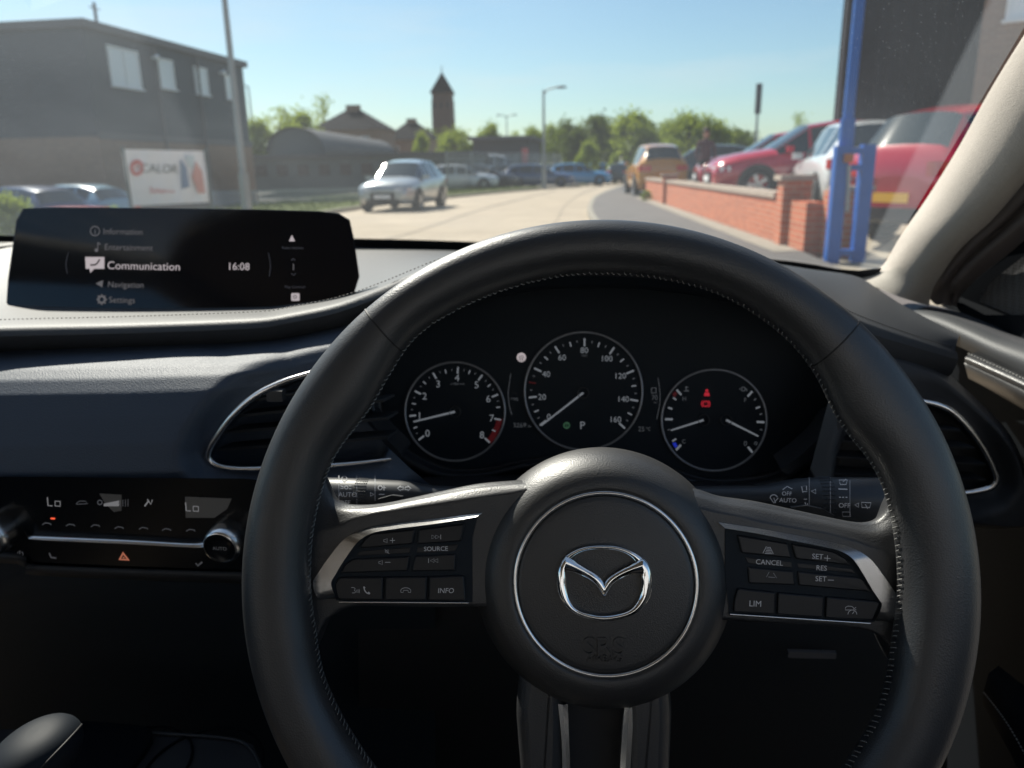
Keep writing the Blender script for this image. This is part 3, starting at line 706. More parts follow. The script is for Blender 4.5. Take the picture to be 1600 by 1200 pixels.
# infotainment screen
SP = plane3(P(40, 328, .715), P(550, 336, .685), P(300, 482, .672))
so_ = [(38,327),(90,325.5),(145,325.5),(399,328.5),(500,331.5),(528,335),(545,345),(551,372),(557,410),(560,432),(552,458),(520,474),(450,486),(181,494),(8,496),(11,484),(14,437),(27,346)]
mb = MB()
mb.prism(so_, lambda x, y, h: SP(x, y, h), -.010, 0, 0)
scr = part(mb, 'infotainment_screen', M_['screen'], label='wide black glass screen showing a menu, on top of the dashboard')
ABS[scr.name] = Matrix.Identity(4)
mb = MB(); bo = [(x+(x-290)*.006, y-1.5 if y < 400 else y) for x, y in so_]
mb.prism(bo, lambda x, y, h: SP(x, y, h), -.030, -.0102, 0); mb.build('screen_housing', M_['plastic'], scr, inv=False)
mb = MB(); UM = [M_['ui'], M_['ui2'], M_['ui0'], M_['screen']]
def U(*a, **k): mb.text(*a[:4], SP, .0006, a[4] if len(a) > 4 else 0, **k)
U('Information', 162, 361, 9.5, align='L', rot=.02); U('Entertainment', 164, 385.5, 9.5, align='L', rot=.02); U('Communication', 168, 414, 12.5, 1, align='L', rot=.02, wide=1.02); U('Navigation', 169, 444, 9.5, align='L', rot=.02); U('Settings', 170.5, 468, 9.5, align='L', rot=.02)
mb.build('menu_list', UM, scr, inv=False); mb = MB(); U('16:08', 374, 416, 11.5, 1, rot=.02); mb.build('clock_display', UM, scr, inv=False); mb = MB()
s = lambda p, w_, mi=0, c=False: mb.stroke(p, w_, SP, .0006, mi, c)
s(circle(148.6, 361, 7.2, 20), 1.5, 0, True); mb.text('i', 148.6, 361, 9, SP, .0006, 0)
s([(153,379),(153,391)], 1.4); s([(153,379),(157,382)], 1.6); mb.fill(circle(150.5, 391, 2.8, 10), SP, .0006, 0)
mb.fill([(133,401.5),(163,401.5),(163,420),(147,420),(141,426.5),(140,420),(134,420)], SP, .0006, 1); s(spl([(140.5,413),(149,413),(156,405)], 8), 2.6, 3) if False else mb.stroke(spl([(141,414),(150,413),(156,405)], 8), 2.4, SP, .0009, 3)
mb.fill([(149.5,443),(161,437.5),(160,449)], SP, .0006, 0)
s(circle(159, 468, 5, 16), 3.2, 0, True)
for k in range(8): a = k*math.pi/4; s([(159+5*math.cos(a), 468+5*math.sin(a)), (159+8.4*math.cos(a), 468+8.4*math.sin(a))], 2.4)
mb.build('menu_icons', UM, scr, inv=False); mb = MB()
mb.fill([(456,367),(451.5,377),(461,377)], SP, .0006, 1); U('Radio Stations', 457.5, 387, 4.2, 2, wide=1.0); U('Map Controls', 461, 448, 4.2, 2)
mb.build('page_arrow', UM, scr, inv=False); mb = MB()
s([(455,407),(458,404),(461,407)], 1.2, 2); s([(458.5,412),(458.5,422)], 1.4, 0); s([(455,427),(459,430),(462,427)], 1.2, 2)
mb.fill(round_poly([(455,458),(468,458),(468,470),(455,470)], 2), SP, .0006, 1); mb.stroke(circle(461, 464, 2.4, 10), 1.1, SP, .0009, 3, True)
s(spl([(107,394),(104,405),(103,415),(105,428)], 10), .9, 2); s(spl([(419,395),(422,408),(422.5,420),(420.5,432)], 10), .9, 2)
mb.build('side_shortcuts', UM, scr, inv=False)

# climate control panel
KP = plane3(P(0, 760, .452), P(400, 765, .452), P(200, 885, .456))
mb = MB()
mb.prism(round_poly([(-500,740),(395,748),(440,760),(440,893),(180,884),(50,878),(15,862),(-500,850)], 14), lambda x, y, h: KP(x, y, h), -.02, 0, 0)
clim = part(mb, 'climate_panel', M_['gloss'], label='glossy black climate control strip with two knobs'); ABS[clim.name] = Matrix.Identity(4)
def kpart(mb, name, mats, **k): return mb.build(name, mats, clim, inv=False, **k)
mb = MB()
A = spl([(36,826),(44,833),(60,836),(200,842),(290,847),(318,846),(332,836)], 40); B = spl([(38,830),(46,840),(60,843.5),(200,850),(290,855),(318,855),(334,848)], 40)
mb.grid([[KP(*p, 0) for p in A], [KP(*p, .0030) for p in A], [KP((p[0]+q[0])/2, (p[1]+q[1])/2, .0046) for p, q in zip(A, B)], [KP(*q, .0058) for q in B]], 0, True)
mb.grid([[KP(*q, .0058) for q in B], [KP(q[0], q[1]+1, 0) for q in B]], 0, False)
kpart(mb, 'chrome_strip', M_['satin'])
mb = MB(); A = spl([(-500,868),(0,868),(30,880),(60,887),(200,893),(330,897),(440,900)], 40)
mb.grid([[KP(p[0], p[1]-5, .000) for p in A], [KP(p[0], p[1]-3, .002) for p in A], [KP(p[0], p[1]+4, .003) for p in A], [KP(p[0], p[1]+9, .0) for p in A], [KP(p[0], p[1]+14, -.03) for p in A]], 0, True)
kpart(mb, 'panel_rim', M_['dark'])
mb = MB(); k = lambda pts, w_, mi=0, c=False: mb.stroke(pts, w_, KP, .0005, mi, c)
for x, y in ((74,777),(290,785)):
    k([(x,y),(x+1,y+13),(x+8,y+13.5)], 1.8, 0); k([(x+12,y+6),(x+20,y+6.5),(x+20,y+14),(x+12,y+13.5)], 1.8, 0, True)
mb.fill([(289,776),(362,779),(355,795),(335,809),(290,809)], KP, .0003, 1); mb.fill([(155,771),(190,773),(190,798),(178,800),(165,788)], KP, .0003, 1)
k([(119,787),(124,783),(133,783),(137,787),(119,788)], 1.2, 2)
mb.fill([(162,787),(186,782),(186,791),(162,791)], KP, .0006, 0)
for q in range(4): k([(188+q*4,781.5-q*.5),(188+q*4,791.5)], 1, 2)
k(circle(156, 785, 3.6, 8), 1.6, 2, True); k([(226,791),(232,783)], 2.4, 0); k([(230,780),(236,788),(238,781)], 1.8, 0)
kpart(mb, 'climate_display', [M_['lcd'], M_['lcdbg'], M_['iconf'], M_['redled'], M_['orange'], M_['screen']]); mb = MB()
for x, y in ((73,818),(110,820),(149,821),(186,824),(224,825),(260,827),(298,828)): k([(x-7,y+2),(x-2,y-1),(x+5,y),(x+7,y+2)], 1.5, 2)
k([(79,810),(86,810.4)], 2.4, 3)
kpart(mb, 'touch_symbols', [M_['lcd'], M_['lcdbg'], M_['iconf'], M_['redled'], M_['orange'], M_['screen']]); mb = MB()
k(circle(31.5, 866, 4.4, 14, R(-60), R(240)), 1.3, 2); k([(31,860),(31,866)], 1.3, 2)
LB = [M_['lcd'], M_['lcdbg'], M_['iconf'], M_['redled'], M_['orange'], M_['screen']]
kpart(mb, 'power_symbol', LB); mb = MB()
k([(77,864),(80,871),(88,872)], 2.6, 2); kpart(mb, 'seat_heater_symbol', LB); mb = MB(); k([(306,880),(309,884),(316,878)], 2.6, 2)
kpart(mb, 'seat_heater_symbol', LB); mb = MB(); mb.fill([(192,862),(185,875),(203,876)], KP, .0005, 4); mb.fill([(192.5,866.5),(189,873),(198,873.5)], KP, .0009, 5); mb.fill([(193,869.5),(191.5,872.2),(195.5,872.4)], KP, .0012, 4)
kpart(mb, 'hazard_button_symbol', [M_['lcd'], M_['lcdbg'], M_['iconf'], M_['redled'], M_['orange'], M_['screen']])
def knob(px, py, lbl):
    c = KP(px, py, 0); N = KP.n; a = Vector((1, 0, 0)); a = (a-N*a.dot(N)).normalized(); b = N.cross(a)
    mb = MB(); rows = []; n = 120
    for rr, h in ((.0135, 0), (.0135, .004), (.0132, .009), (.0128, .013), (.0122, .0142)):
        rows.append([c+N*h+(a*math.cos(2*math.pi*j/n)+b*math.sin(2*math.pi*j/n))*(rr*(1+.02*(j % 2)*(1 if .0 < h < .0138 else 0))) for j in range(n)])
    mb.grid(rows, 0, True, True)
    o = kpart(mb, 'knob', M_['satin'])
    mb = MB(); rows = []
    for rr, h in ((.0122, .0142), (.0116, .0155), (.0108, .0158)): rows.append([c+N*h+(a*math.cos(2*math.pi*j/48)+b*math.sin(2*math.pi*j/48))*rr for j in range(48)])
    mb.grid(rows, 1, True, True); rows = []
    for rr, h in ((.0108, .0156), (.0100, .0150), (.005, .0146), (.0002, .0145)): rows.append([c+N*h+(a*math.cos(2*math.pi*j/48)+b*math.sin(2*math.pi*j/48))*rr for j in range(48)])
    mb.grid(rows, 0, True, True)
    kp2 = Plane(c+N*.0156, N); q = kp2(px, py)
    fc = c+N*.0156
    # lettering centred on the knob's face
    def mp(x, y, o=0): return fc+a*(x*.0001)+b*(-y*.0001)*-1*-1+N*o
    sgn = 1 if b.z > 0 else -1
    mb.text('AUTO', 0, 0, 26, lambda x, y, o=0: fc+a*(x*.0001)-b*sgn*(y*.0001)+N*.0002, 0, 2)
    kpart(mb, 'knob_face', [M_['gloss'], M_['satin'], M_['iconf']])
knob(360, 838, ''); knob(4, 828, '')

# steering column shroud
mb = MB(); rows = []
for (px, py, Y, wd, h) in ((948, 745, .62, .20, .030), (948, 752, .58, .20, .034), (948, 765, .53, .10, .040), (948, 790, .47, .078, .045), (948, 830, .42, .062, .045), (948, 860, .39, .055, .040)):
    c = P(px, py, Y)
    rows.append([c+Vector((wd*math.copysign(abs(math.cos(a))**.5, math.cos(a)), 0, -h+h*math.copysign(abs(math.sin(a))**.6, math.sin(a)))) for a in [2*math.pi*i/40 for i in range(40)]])
mb.grid(rows, 0, True, True); part(mb, 'column_shroud', M_['plastic'])
# stalks
class Cyl:
    def __init__(s, a, b, r): s.a = a; s.b = b; s.r = r; s.ax = (b-a).normalized()
    def __call__(s, px, py, off=0.0):
        d = ray(px, py).normalized(); o = ORG-s.a; ax = s.ax; r_ = s.r+off
        dp = d-ax*d.dot(ax); op = o-ax*o.dot(ax); A = dp.dot(dp); B = 2*dp.dot(op); C = op.dot(op)-r_*r_
        D = max(0, B*B-4*A*C); return ORG+d*((-B-math.sqrt(D))/(2*A))
def stalk(a, b, r, prof, name, label, draw, knurl):
    cyl = Cyl(a, b, r); L = (b-a).length; ax = cyl.ax; e1 = Vector((0, 0, 1)); e1 = (e1-ax*e1.dot(ax)).normalized(); e2 = ax.cross(e1)
    mb = MB(); n = 40
    mb.grid([[a+ax*(t*L)+(e1*math.cos(2*math.pi*j/n)+e2*math.sin(2*math.pi*j/n))*r*k_ for j in range(n)] for t, k_ in prof], 0, True, True)
    end = prof[0][0]; mb.add([a+ax*(end*L)+(e1*math.cos(2*math.pi*j/n)+e2*math.sin(2*math.pi*j/n))*r*prof[0][1] for j in range(n)], [tuple(range(n))])
    end = prof[-1][0]; mb.add([a+ax*(end*L)+(e1*math.cos(2*math.pi*j/n)+e2*math.sin(2*math.pi*j/n))*r*prof[-1][1] for j in range(n)], [tuple(range(n))])
    o = part(mb, name, M_['plastic'], label=label); ABS[o.name] = Matrix.Identity(4)
    mb = MB(); t0, t1 = knurl
    for i in range(7):
        for j in range(64):
            if j % 2: continue
            c = a+ax*((t0+(t1-t0)*i/6)*L); q = 2*math.pi*j/64
            d = e1*math.cos(q)+e2*math.sin(q); tt = ax.cross(d)
            s_ = .00042; p = c+d*(r+.0001)
            mb.add([p+ax*s_+tt*s_, p-ax*s_+tt*s_, p-ax*s_-tt*s_, p+ax*s_-tt*s_, p+d*.0005], [(0,1,4),(1,2,4),(2,3,4),(3,0,4)])
    mb.build('knurled_ring', M_['plastic'], o, inv=False)
    mb = MB(); draw(mb, cyl); mb.build('stalk_symbols', [M_['icon'], M_['iconf']], o, inv=False)
def dl(mb, c):
    o = .0003
    mb.text('AUTO', 543, 772.5, 7.5, c, o); mb.text('OFF', 539, 785, 7, c, o); mb.stroke([(532,759),(537,761)], 1, c, o); mb.stroke([(532,763),(537,763)], 1, c, o)
    mb.stroke(circle(541, 761.5, 2.6, 10), 1.1, c, o, 0, True); mb.stroke([(545,759),(549,759)], 1, c, o); mb.stroke([(545,763.5),(549,763.5)], 1, c, o)
    mb.stroke([(579,769.5),(584,772.5),(579,775.5)], 1.1, c, o, 0, True); mb.stroke([(519,770.5),(524,773.5),(519,776.5)], 1.1, c, o, 0, True)
    mb.stroke(circle(594, 762, 3.2, 12), 1.1, c, o, 0, True); mb.stroke([(600,758),(600,766)], 1.1, c, o); mb.stroke([(598,762),(603,762)], 1, c, o); mb.stroke([(592,772.5),(601,772.5)], 1.1, c, o)
    mb.stroke([(621,763),(626,759),(626,761),(630,761),(630,765),(626,765),(626,767)], 1, c, o, 0, True); mb.stroke([(642,763),(637,759),(637,761),(633,761),(633,765),(637,765),(637,767)], 1, c, o, 0, True)
    mb.stroke(circle(538, 748, 4, 12), 1, c, o, 1, True); mb.stroke([(506,766),(512,770),(510,776)], 1.2, c, o, 0)
    for x in (529.5, 557.5, 586): mb.stroke([(x, 743+k*4) for k in range(13)], 1.1, c, .0001, 1)
stalk(P(495, 770, .47), P(660, 776, .47), .0108, [(0,.9),(.02,1),(.5,1),(.80,.99),(.88,.95),(.95,.86),(1.1,.72),(1.5,.66),(2.2,.6)], 'light_stalk', 'left stalk with lamp and turn signal symbols', dl, (.40,.50))
def dr(mb, c):
    o = .0003
    mb.stroke([(1223,765),(1230,760),(1238,764)], 1.2, c, o); mb.text('OFF', 1229.5, 771, 6.5, c, o, rot=.03); mb.text('AUTO', 1231, 781.5, 7, c, o, rot=.03)
    mb.stroke(circle(1209, 779, 6, 8, R(200), R(340)), 1.2, c, o); mb.stroke([(1203,777),(1209,786),(1216,778)], 1.2, c, o); mb.stroke([(1209,778),(1212,786)], 1, c, o)
    mb.stroke([(1252.5,760),(1260,759),(1262,794),(1260,794)], 1.2, c, o, 0, True); mb.stroke([(1254,768),(1261,768)], 1, c, o); mb.stroke([(1256,780),(1261,780)], 1, c, o)
    mb.stroke([(1274.5,764.5),(1267.5,767.5),(1274.5,771)], 1.3, c, o, 0, True)
    for x in (1264.5, 1297.5, 1328): mb.stroke([(x, 746+k*5) for k in range(13)], 1.1, c, .0001, 1)
    mb.stroke([(1310,764),(1324,764.5)], 1.6, c, o); mb.stroke([(1311,777),(1314,777)], 1.4, c, o); mb.stroke([(1316,777),(1319,777)], 1.4, c, o); mb.stroke([(1321,777),(1324,777)], 1.4, c, o)
    mb.text('OFF', 1319.5, 789.5, 7.5, c, o, rot=.02); mb.stroke([(1311,750),(1324,750),(1322,757),(1313,757)], 1.2, c, o, 0, True); mb.stroke([(1317,753),(1322,748)], 1, c, o)
    mb.stroke([(1316,800),(1328,800),(1329,807),(1317,807)], 1.1, c, o, 1, True)
    mb.stroke([(1341.5,786),(1335.5,789),(1341.5,792.5)], 1.2, c, o, 0, True); mb.stroke([(1346,785),(1361,785.5),(1359,793),(1347,793)], 1.3, c, o, 0, True); mb.stroke([(1352,788),(1356,795)], 1.2, c, o)
stalk(P(1392, 781, .47), P(1190, 778, .47), .0138, [(0,.93),(.02,1),(.5,1),(.62,.97),(.72,.92),(.84,.80),(.95,.64),(1.05,.56),(1.6,.5),(2.0,.5)], 'wiper_stalk', 'right stalk with wiper symbols', dr, (.47,.56))
# shift paddles behind the spokes
for pts in ([(575,790),(590,780),(612,774),(628,776),(622,790),(600,796)], [(1236,793),(1260,790),(1285,795),(1305,806),(1290,812)]):
    mb = MB(); pl = [P(x, y, .43) for x, y in pts]; m = len(pl)
    mb.add(pl+[p+Vector((0, .004, -.001)) for p in pl], [tuple(range(m)), tuple(range(m, 2*m))[::-1]]+[(i, (i+1) % m, (i+1) % m+m, i+m) for i in range(m)])
    part(mb, 'shift_paddle', M_['plastic'])
# lower dashboard, knee panel, footwell, console
mb = MB(); rows = []
for t, (py, Y) in enumerate(((870,.475),(905,.480),(940,.505),(1000,.55),(1080,.60),(1160,.64),(1300,.70))):
    rows.append([P(px, py, Y+.02*sstep(300, 600, px)) for px in range(-600, 700, 20)])
mb.grid(rows, 0, True); part(mb, 'centre_stack', M_['lower'])
mb = MB(); rows = []
for (py, Y) in ((752,.60),(790,.58),(830,.56),(880,.55),(950,.55),(1000,.56),(1060,.59),(1150,.68),(1300,.85)):
    rows.append([P(px, py+.02*(px-560), Y) for px in range(560, 1500, 20)])
mb.grid(rows, 0, True)
part(mb, 'knee_panel', M_['dark'])
mb = MB(); a = [P(x, y, .552) for x, y in ((1230,1014),(1305,1016),(1304,1025),(1230,1023))]; mb.add([p+Vector((0, -.004, 0)) for p in a]+a, [(0,1,2,3),(0,4,5,1),(3,2,6,7)]); part(mb, 'reflection_bar', M_['brown'])  # thin brown bar painted in for a reddish reflection on the knee panel
mb = MB(); mb.box(-1.05, .40, -1.8, 1.2, .18, .22); part(mb, 'floor_carpet', M_['carpet'])
mb = MB(); mb.box(-1.08, .285, .745, .765, .22, 1.052); part(mb, 'dash_backing_sheet', M_['deep'])  # dark sheet added behind the dash to close bright gaps
# centre console with cup holders
def tbl(px, py, z): return G(px, py, z)
zc = CAM_H-.40
mb = MB(); cps = [tbl(x, y, zc) for x, y in ((130,1140),(250,1146),(350,1150),(395,1163),(412,1200),(430,1330),(-100,1330),(-100,1140))]; m = len(cps)
mb.add(cps+[c-Vector((0, 0, .3)) for c in cps], [tuple(range(m))]+[(i, (i+1) % m, (i+1) % m+m, i+m) for i in range(m)]); cons = part(mb, 'centre_console', M_['plastic']); ABS[cons.name] = Matrix.Identity(4)
for cx, cy in ((205,1198),(318,1200)):
    c = tbl(cx, cy, zc+.001); mb = MB(); mb.tube([c+Vector((.040*math.cos(2*math.pi*i/40), .040*math.sin(2*math.pi*i/40), 0)) for i in range(40)], .0010, 6, closed=True); mb.build('cup_holder', M_['deep'], cons, inv=False)
mb = MB(); mb.tube([tbl(x, y, zc+.002) for x, y in spl([(128,1145),(180,1143),(250,1146),(340,1152),(380,1160),(398,1178),(408,1200)], 30)], .0013, 6); mb.build('console_trim', M_['dark'], cons, inv=False)
# gear selector
mb = MB(); kc = P(50, 1188, .335)
rows = []
ex = (kc-ORG).normalized()
for i in range(21):
    ph = math.pi*i/20; rows.append([kc+Vector((.0245*math.sin(ph)**.8*math.cos(a), .030*math.sin(ph)**.8*math.sin(a), .021*math.cos(ph)))+Vector((.008*math.cos(ph), 0, 0)) for a in [2*math.pi*j/40 for j in range(40)]])
mb.grid(rows, 0, True, True); gs = part(mb, 'gear_selector', M_['selector'], label='rounded black leather gear selector knob at the lower left'); ABS[gs.name] = Matrix.Identity(4)
mb = MB(); mb.tube([kc+Vector((0, .0, -.01)), kc+Vector((0, .01, -.12))], .010, 16); mb.build('selector_shaft', M_['satin'], gs, inv=False)
mb = MB(); mb.tube([kc+Vector((.0185*math.cos(a)*1.0+.006, .0305*math.sin(a)*.9, .017*math.cos(a)*1.0-.002)) for a in [math.pi*2*i/60 for i in range(60)]], .0007, 6, closed=True); mb.build('selector_seam', M_['seam'], gs, inv=False)
mb = MB(); bc = tbl(40, 1290, zc+.001); mb.prism(round_poly([(-.045,-.05),(.045,-.05),(.04,.09),(-.04,.09)], .02), lambda x, y, h: Vector((bc.x+x, bc.y+y, zc+h)), .0, .006, 0, .002); mb.build('selector_base', M_['gloss'], cons, inv=False)

# ---------------------------------------------------------------- right A-pillar, seal, door
def strip(name, sections, m, smooth=True, npt=16, nst=50, **kw):
    """sections: list of lists of (px,py,Y) of equal length"""
    cols = list(zip(*[[P(*p) for p in s_] for s_ in sections])); lines = [[Vector(q) for q in spl(c, nst)] for c in cols]
    rows = [[Vector(q) for q in spl([l[i] for l in lines], npt)] for i in range(nst)]
    mb = MB(); mb.grid(rows, 0, smooth); return part(mb, name, m, **kw)
pillar_secs = [
 [(1318,441,.97),(1338,440,.955),(1362,446,.93),(1400,462,.90),(1425,470,.895),(1452,478,.90)],
 [(1362,428,.965),(1372,426,.95),(1392,432,.915),(1420,445,.89),(1440,452,.885),(1455,460,.90)],
 [(1382,412,.955),(1388,407,.94),(1405,412,.90),(1432,424,.875),(1452,430,.87),(1464,440,.88)],
 [(1405,372,.93),(1412,365,.91),(1432,364,.87),(1460,376,.84),(1485,388,.835),(1497,396,.85)],
 [(1448,310,.885),(1456,302,.865),(1480,300,.82),(1512,318,.79),(1540,334,.785),(1550,344,.80)],
 [(1499,228,.82),(1508,218,.80),(1535,215,.755),(1570,236,.725),(1602,262,.72),(1612,272,.735)],
 [(1543,148,.755),(1552,138,.735),(1582,134,.69),(1620,156,.66),(1656,186,.655),(1668,196,.67)],
 [(1592,68,.68),(1602,57,.66),(1636,52,.615),(1680,76,.585),(1722,108,.58),(1736,120,.595)],
 [(1690,-85,.56),(1702,-97,.54),(1744,-104,.50),(1800,-80,.47),(1850,-40,.465),(1870,-25,.48)]]
strip('windscreen_pillar', pillar_secs, M_['cream'], label='cream woven pillar trim at the right edge of the windscreen')
seal = [
 [(1452,466,.905),(1462,476,.90),(1475,476,.895),(1484,478,.897),(1490,478,.890),(1496,480,.905)],
 [(1455,455,.902),(1468,458,.895),(1478,460,.89),(1486,461,.897),(1494,462,.886),(1500,464,.90)],
 [(1464,438,.882),(1474,440,.872),(1482,443,.878),(1490,446,.868),(1500,449,.872),(1510,452,.885)],
 [(1480,408,.865),(1494,413,.852),(1500,417,.862),(1510,421,.850),(1522,426,.853),(1532,431,.87)],
 [(1512,372,.832),(1528,378,.818),(1535,383,.832),(1546,388,.815),(1560,394,.82),(1572,400,.84)],
 [(1550,336,.80),(1568,342,.786),(1576,347,.80),(1588,352,.782),(1600,358,.785),(1614,364,.81)],
 [(1612,266,.735),(1634,274,.72),(1643,280,.735),(1658,287,.715),(1674,295,.718),(1690,303,.745)],
 [(1668,192,.67),(1694,202,.655),(1704,210,.67),(1722,218,.65),(1740,228,.652),(1760,238,.68)],
 [(1870,-25,.48),(1900,-10,.465),(1912,0,.48),(1934,12,.46),(1956,26,.462),(1980,40,.49)]]
strip('door_seal', seal, M_['brown'], npt=30, label='ribbed grey brown seal beside the pillar')
sail = MB()
def slab(mb, pts, back, mi=0):
    m = len(pts); pl = [P(*p) for p in pts]; mb.add(pl+[p+Vector(back) for p in pl], [tuple(range(m))]+[(i, (i+1) % m, (i+1) % m+m, i+m) for i in range(m)], mi)
slab(sail, [(1470,478,.915),(1496,462,.91),(1530,431,.885),(1572,400,.855),(1614,364,.825),(1700,300,.78),(1800,230,.73),(2050,330,.60),(2050,560,.60),(1700,545,.77),(1600,520,.83),(1530,498,.87),(1490,486,.90)], (.04, 0, 0))
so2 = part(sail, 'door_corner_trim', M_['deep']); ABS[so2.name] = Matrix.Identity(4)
gm = bpy.data.materials.new('speaker_mesh'); gm.use_nodes = True; t_ = gm.node_tree; b_ = t_.nodes['Principled BSDF']
v_ = t_.nodes.new('ShaderNodeTexVoronoi'); v_.inputs['Scale'].default_value = 330; v_.inputs['Randomness'].default_value = .15
tc_ = t_.nodes.new('ShaderNodeTexCoord'); t_.links.new(tc_.outputs['Object'], v_.inputs['Vector'])
cr_ = t_.nodes.new('ShaderNodeValToRGB'); cr_.color_ramp.elements[0].position = .38; cr_.color_ramp.elements[1].position = .5
cr_.color_ramp.elements[0].color = (.001, .001, .001, 1); cr_.color_ramp.elements[1].color = (.035, .037, .04, 1)
t_.links.new(v_.outputs['Distance'], cr_.inputs[0]); t_.links.new(cr_.outputs[0], b_.inputs['Base Color']); b_.inputs['Roughness'].default_value = .5
mb = MB(); slab(mb, [(1527,463,.868),(1552,437,.855),(1600,400,.828),(1700,330,.778),(1830,330,.70),(1850,520,.68),(1700,522,.755),(1600,500,.81),(1545,480,.858),(1531,472,.866)], (.01, 0, 0)); mb.build('tweeter_grille', gm, so2, inv=False)
# door: rounded top rail, stitched armrest, lower panel
door_top = [[(1396,488,.90),(1404,479,.915),(1420,474,.93),(1432,474,.95)],
            [(1405,497,.885),(1418,484,.892),(1436,476,.915),(1450,475,.95)],
            [(1453,519,.84),(1462,500,.835),(1480,487,.86),(1500,487,.91)],
            [(1500,542,.795),(1510,522,.785),(1530,505,.81),(1552,505,.86)],
            [(1545,566,.755),(1556,545,.742),(1576,524,.768),(1602,524,.82)],
            [(1600,592,.705),(1614,568,.69),(1638,545,.715),(1668,545,.77)],
            [(1760,680,.58),(1780,645,.56),(1810,615,.585),(1850,615,.64)]]
dtop = strip('door', door_top, M_['dash'], npt=18, label='black grained door top right of the wheel'); ABS[dtop.name] = Matrix.Identity(4)
mb = MB(); A_ = [(1396,488,.90),(1405,497,.885),(1453,519,.84),(1500,542,.795),(1545,566,.755),(1600,592,.705),(1760,680,.58)]
a = [Vector(q) for q in spl([P(*p) for p in A_], 40)]
XP = Plane(Vector((.388, 0, 0)), Vector((-1, 0, 0)))
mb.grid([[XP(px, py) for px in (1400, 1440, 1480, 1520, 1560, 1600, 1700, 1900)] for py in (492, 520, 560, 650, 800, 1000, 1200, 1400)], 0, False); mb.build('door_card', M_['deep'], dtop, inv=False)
def armr(name, rows_, m): 
    mb = MB(); L_ = [[Vector(q) for q in spl([P(*p) for p in r_], 40)] for r_ in rows_]
    mb.grid(L_, 0, True); mb.build(name, m, dtop, inv=False); return L_
L_ = armr('door_insert', [[(1530,552,.80),(1600,582,.74),(1760,660,.61)], [(1516,552,.768),(1600,590,.695),(1760,668,.575)], [(1509,557,.752),(1600,599,.672),(1760,680,.553)], [(1507,562,.75),(1600,606,.67),(1760,688,.551)],
    [(1508,564.5,.753),(1600,608,.673),(1760,690,.554)], [(1507,567,.75),(1600,611,.67),(1760,694,.55)], [(1510,580,.75),(1600,622,.67),(1760,706,.55)], [(1513,591,.755),(1600,633,.675),(1760,720,.553)], [(1525,597,.80),(1600,640,.72),(1760,730,.60)]], M_['leather'])
mb = MB(); S_ = [Vector(q) for q in spl([(x+y)/2+Vector((0, 0, .0012)) for x, y in zip(L_[1], L_[2])], 90)]
for i in range(0, 88, 2): mb.tube([S_[i], S_[i+1]], .0006, 4)
mb.build('door_stitching', M_['thread'], dtop, inv=False)
armr('armrest', [[(1560,1040,.62),(1620,1090,.56),(1720,1190,.48)], [(1545,1052,.60),(1600,1105,.54),(1690,1220,.46)], [(1538,1075,.59),(1590,1150,.52),(1660,1260,.45)], [(1535,1100,.60),(1580,1180,.53),(1640,1300,.46)]], M_['deep'])
mb = MB(); S_ = spl([P(*p) for p in [(1537,1082,.585),(1568,1122,.54),(1600,1176,.50),(1640,1260,.45)]], 70)
for i in range(0, 68, 2): mb.tube([S_[i], S_[i+1]], .0005, 4)
mb.build('armrest_stitching', M_['thread'], dtop, inv=False)

# ---------------------------------------------------------------- body shell, windscreen, bonnet
def vz(v, z): return Vector((v.x, v.y, z))
wb_pts = [P(*p) for p in [(-230,360,.72),(-130,364,.86),(0,374,.985),(250,378,1.10),(525,379,1.15),(720,384,1.13),(950,395,1.09),(1100,404,1.05),(1240,417,1.005),(1320,430,.975),(1372,426,.955)]]
wt_pts = [Vector((-.97,.10,CAM_H+.225)), Vector((-.8,.22,CAM_H+.25)), Vector((-.37,.30,CAM_H+.275)), Vector((0,.27,CAM_H+.265)), Vector((.19,.30,CAM_H+.25)), Vector((.247,.38,CAM_H+.213))]
nb = 60; WB = [Vector(q) for q in spl(wb_pts, nb)]; WT = [Vector(q) for q in spl(wt_pts, nb)]
rows = []
for k_ in range(21):
    t = k_/20; rows.append([b.lerp(tt, t)+Vector((0, .018, .018))*math.sin(math.pi*t)*math.sin(math.pi*i/(nb-1))**.5 for i, (b, tt) in enumerate(zip(WB, WT))])
glass = bpy.data.materials.new('dusty_veiled_windscreen_glass'); glass.use_nodes = True; g = glass.node_tree; g.nodes.clear()
out = g.nodes.new('ShaderNodeOutputMaterial'); tr = g.nodes.new('ShaderNodeBsdfTransparent'); tr.inputs[0].default_value = (.93, .96, .955, 1)
gl = g.nodes.new('ShaderNodeBsdfGlossy'); gl.inputs['Roughness'].default_value = .012
lw_ = g.nodes.new('ShaderNodeLayerWeight'); lw_.inputs[0].default_value = .5
pw = g.nodes.new('ShaderNodeMath'); pw.operation = 'POWER'; pw.inputs[1].default_value = 5; g.links.new(lw_.outputs['Facing'], pw.inputs[0])
fr = g.nodes.new('ShaderNodeMath'); fr.operation = 'MULTIPLY_ADD'; fr.inputs[1].default_value = .92; fr.inputs[2].default_value = .08; g.links.new(pw.outputs[0], fr.inputs[0])
mx = g.nodes.new('ShaderNodeMixShader'); g.links.new(fr.outputs[0], mx.inputs[0]); g.links.new(tr.outputs[0], mx.inputs[1]); g.links.new(gl.outputs[0], mx.inputs[2])
tl = g.nodes.new('ShaderNodeBsdfTranslucent'); tl.inputs[0].default_value = (.72, .80, .86, 1)
tcg = g.nodes.new('ShaderNodeTexCoord'); n1 = g.nodes.new('ShaderNodeTexNoise'); n1.inputs['Scale'].default_value = 3.5; n1.inputs['Detail'].default_value = 5
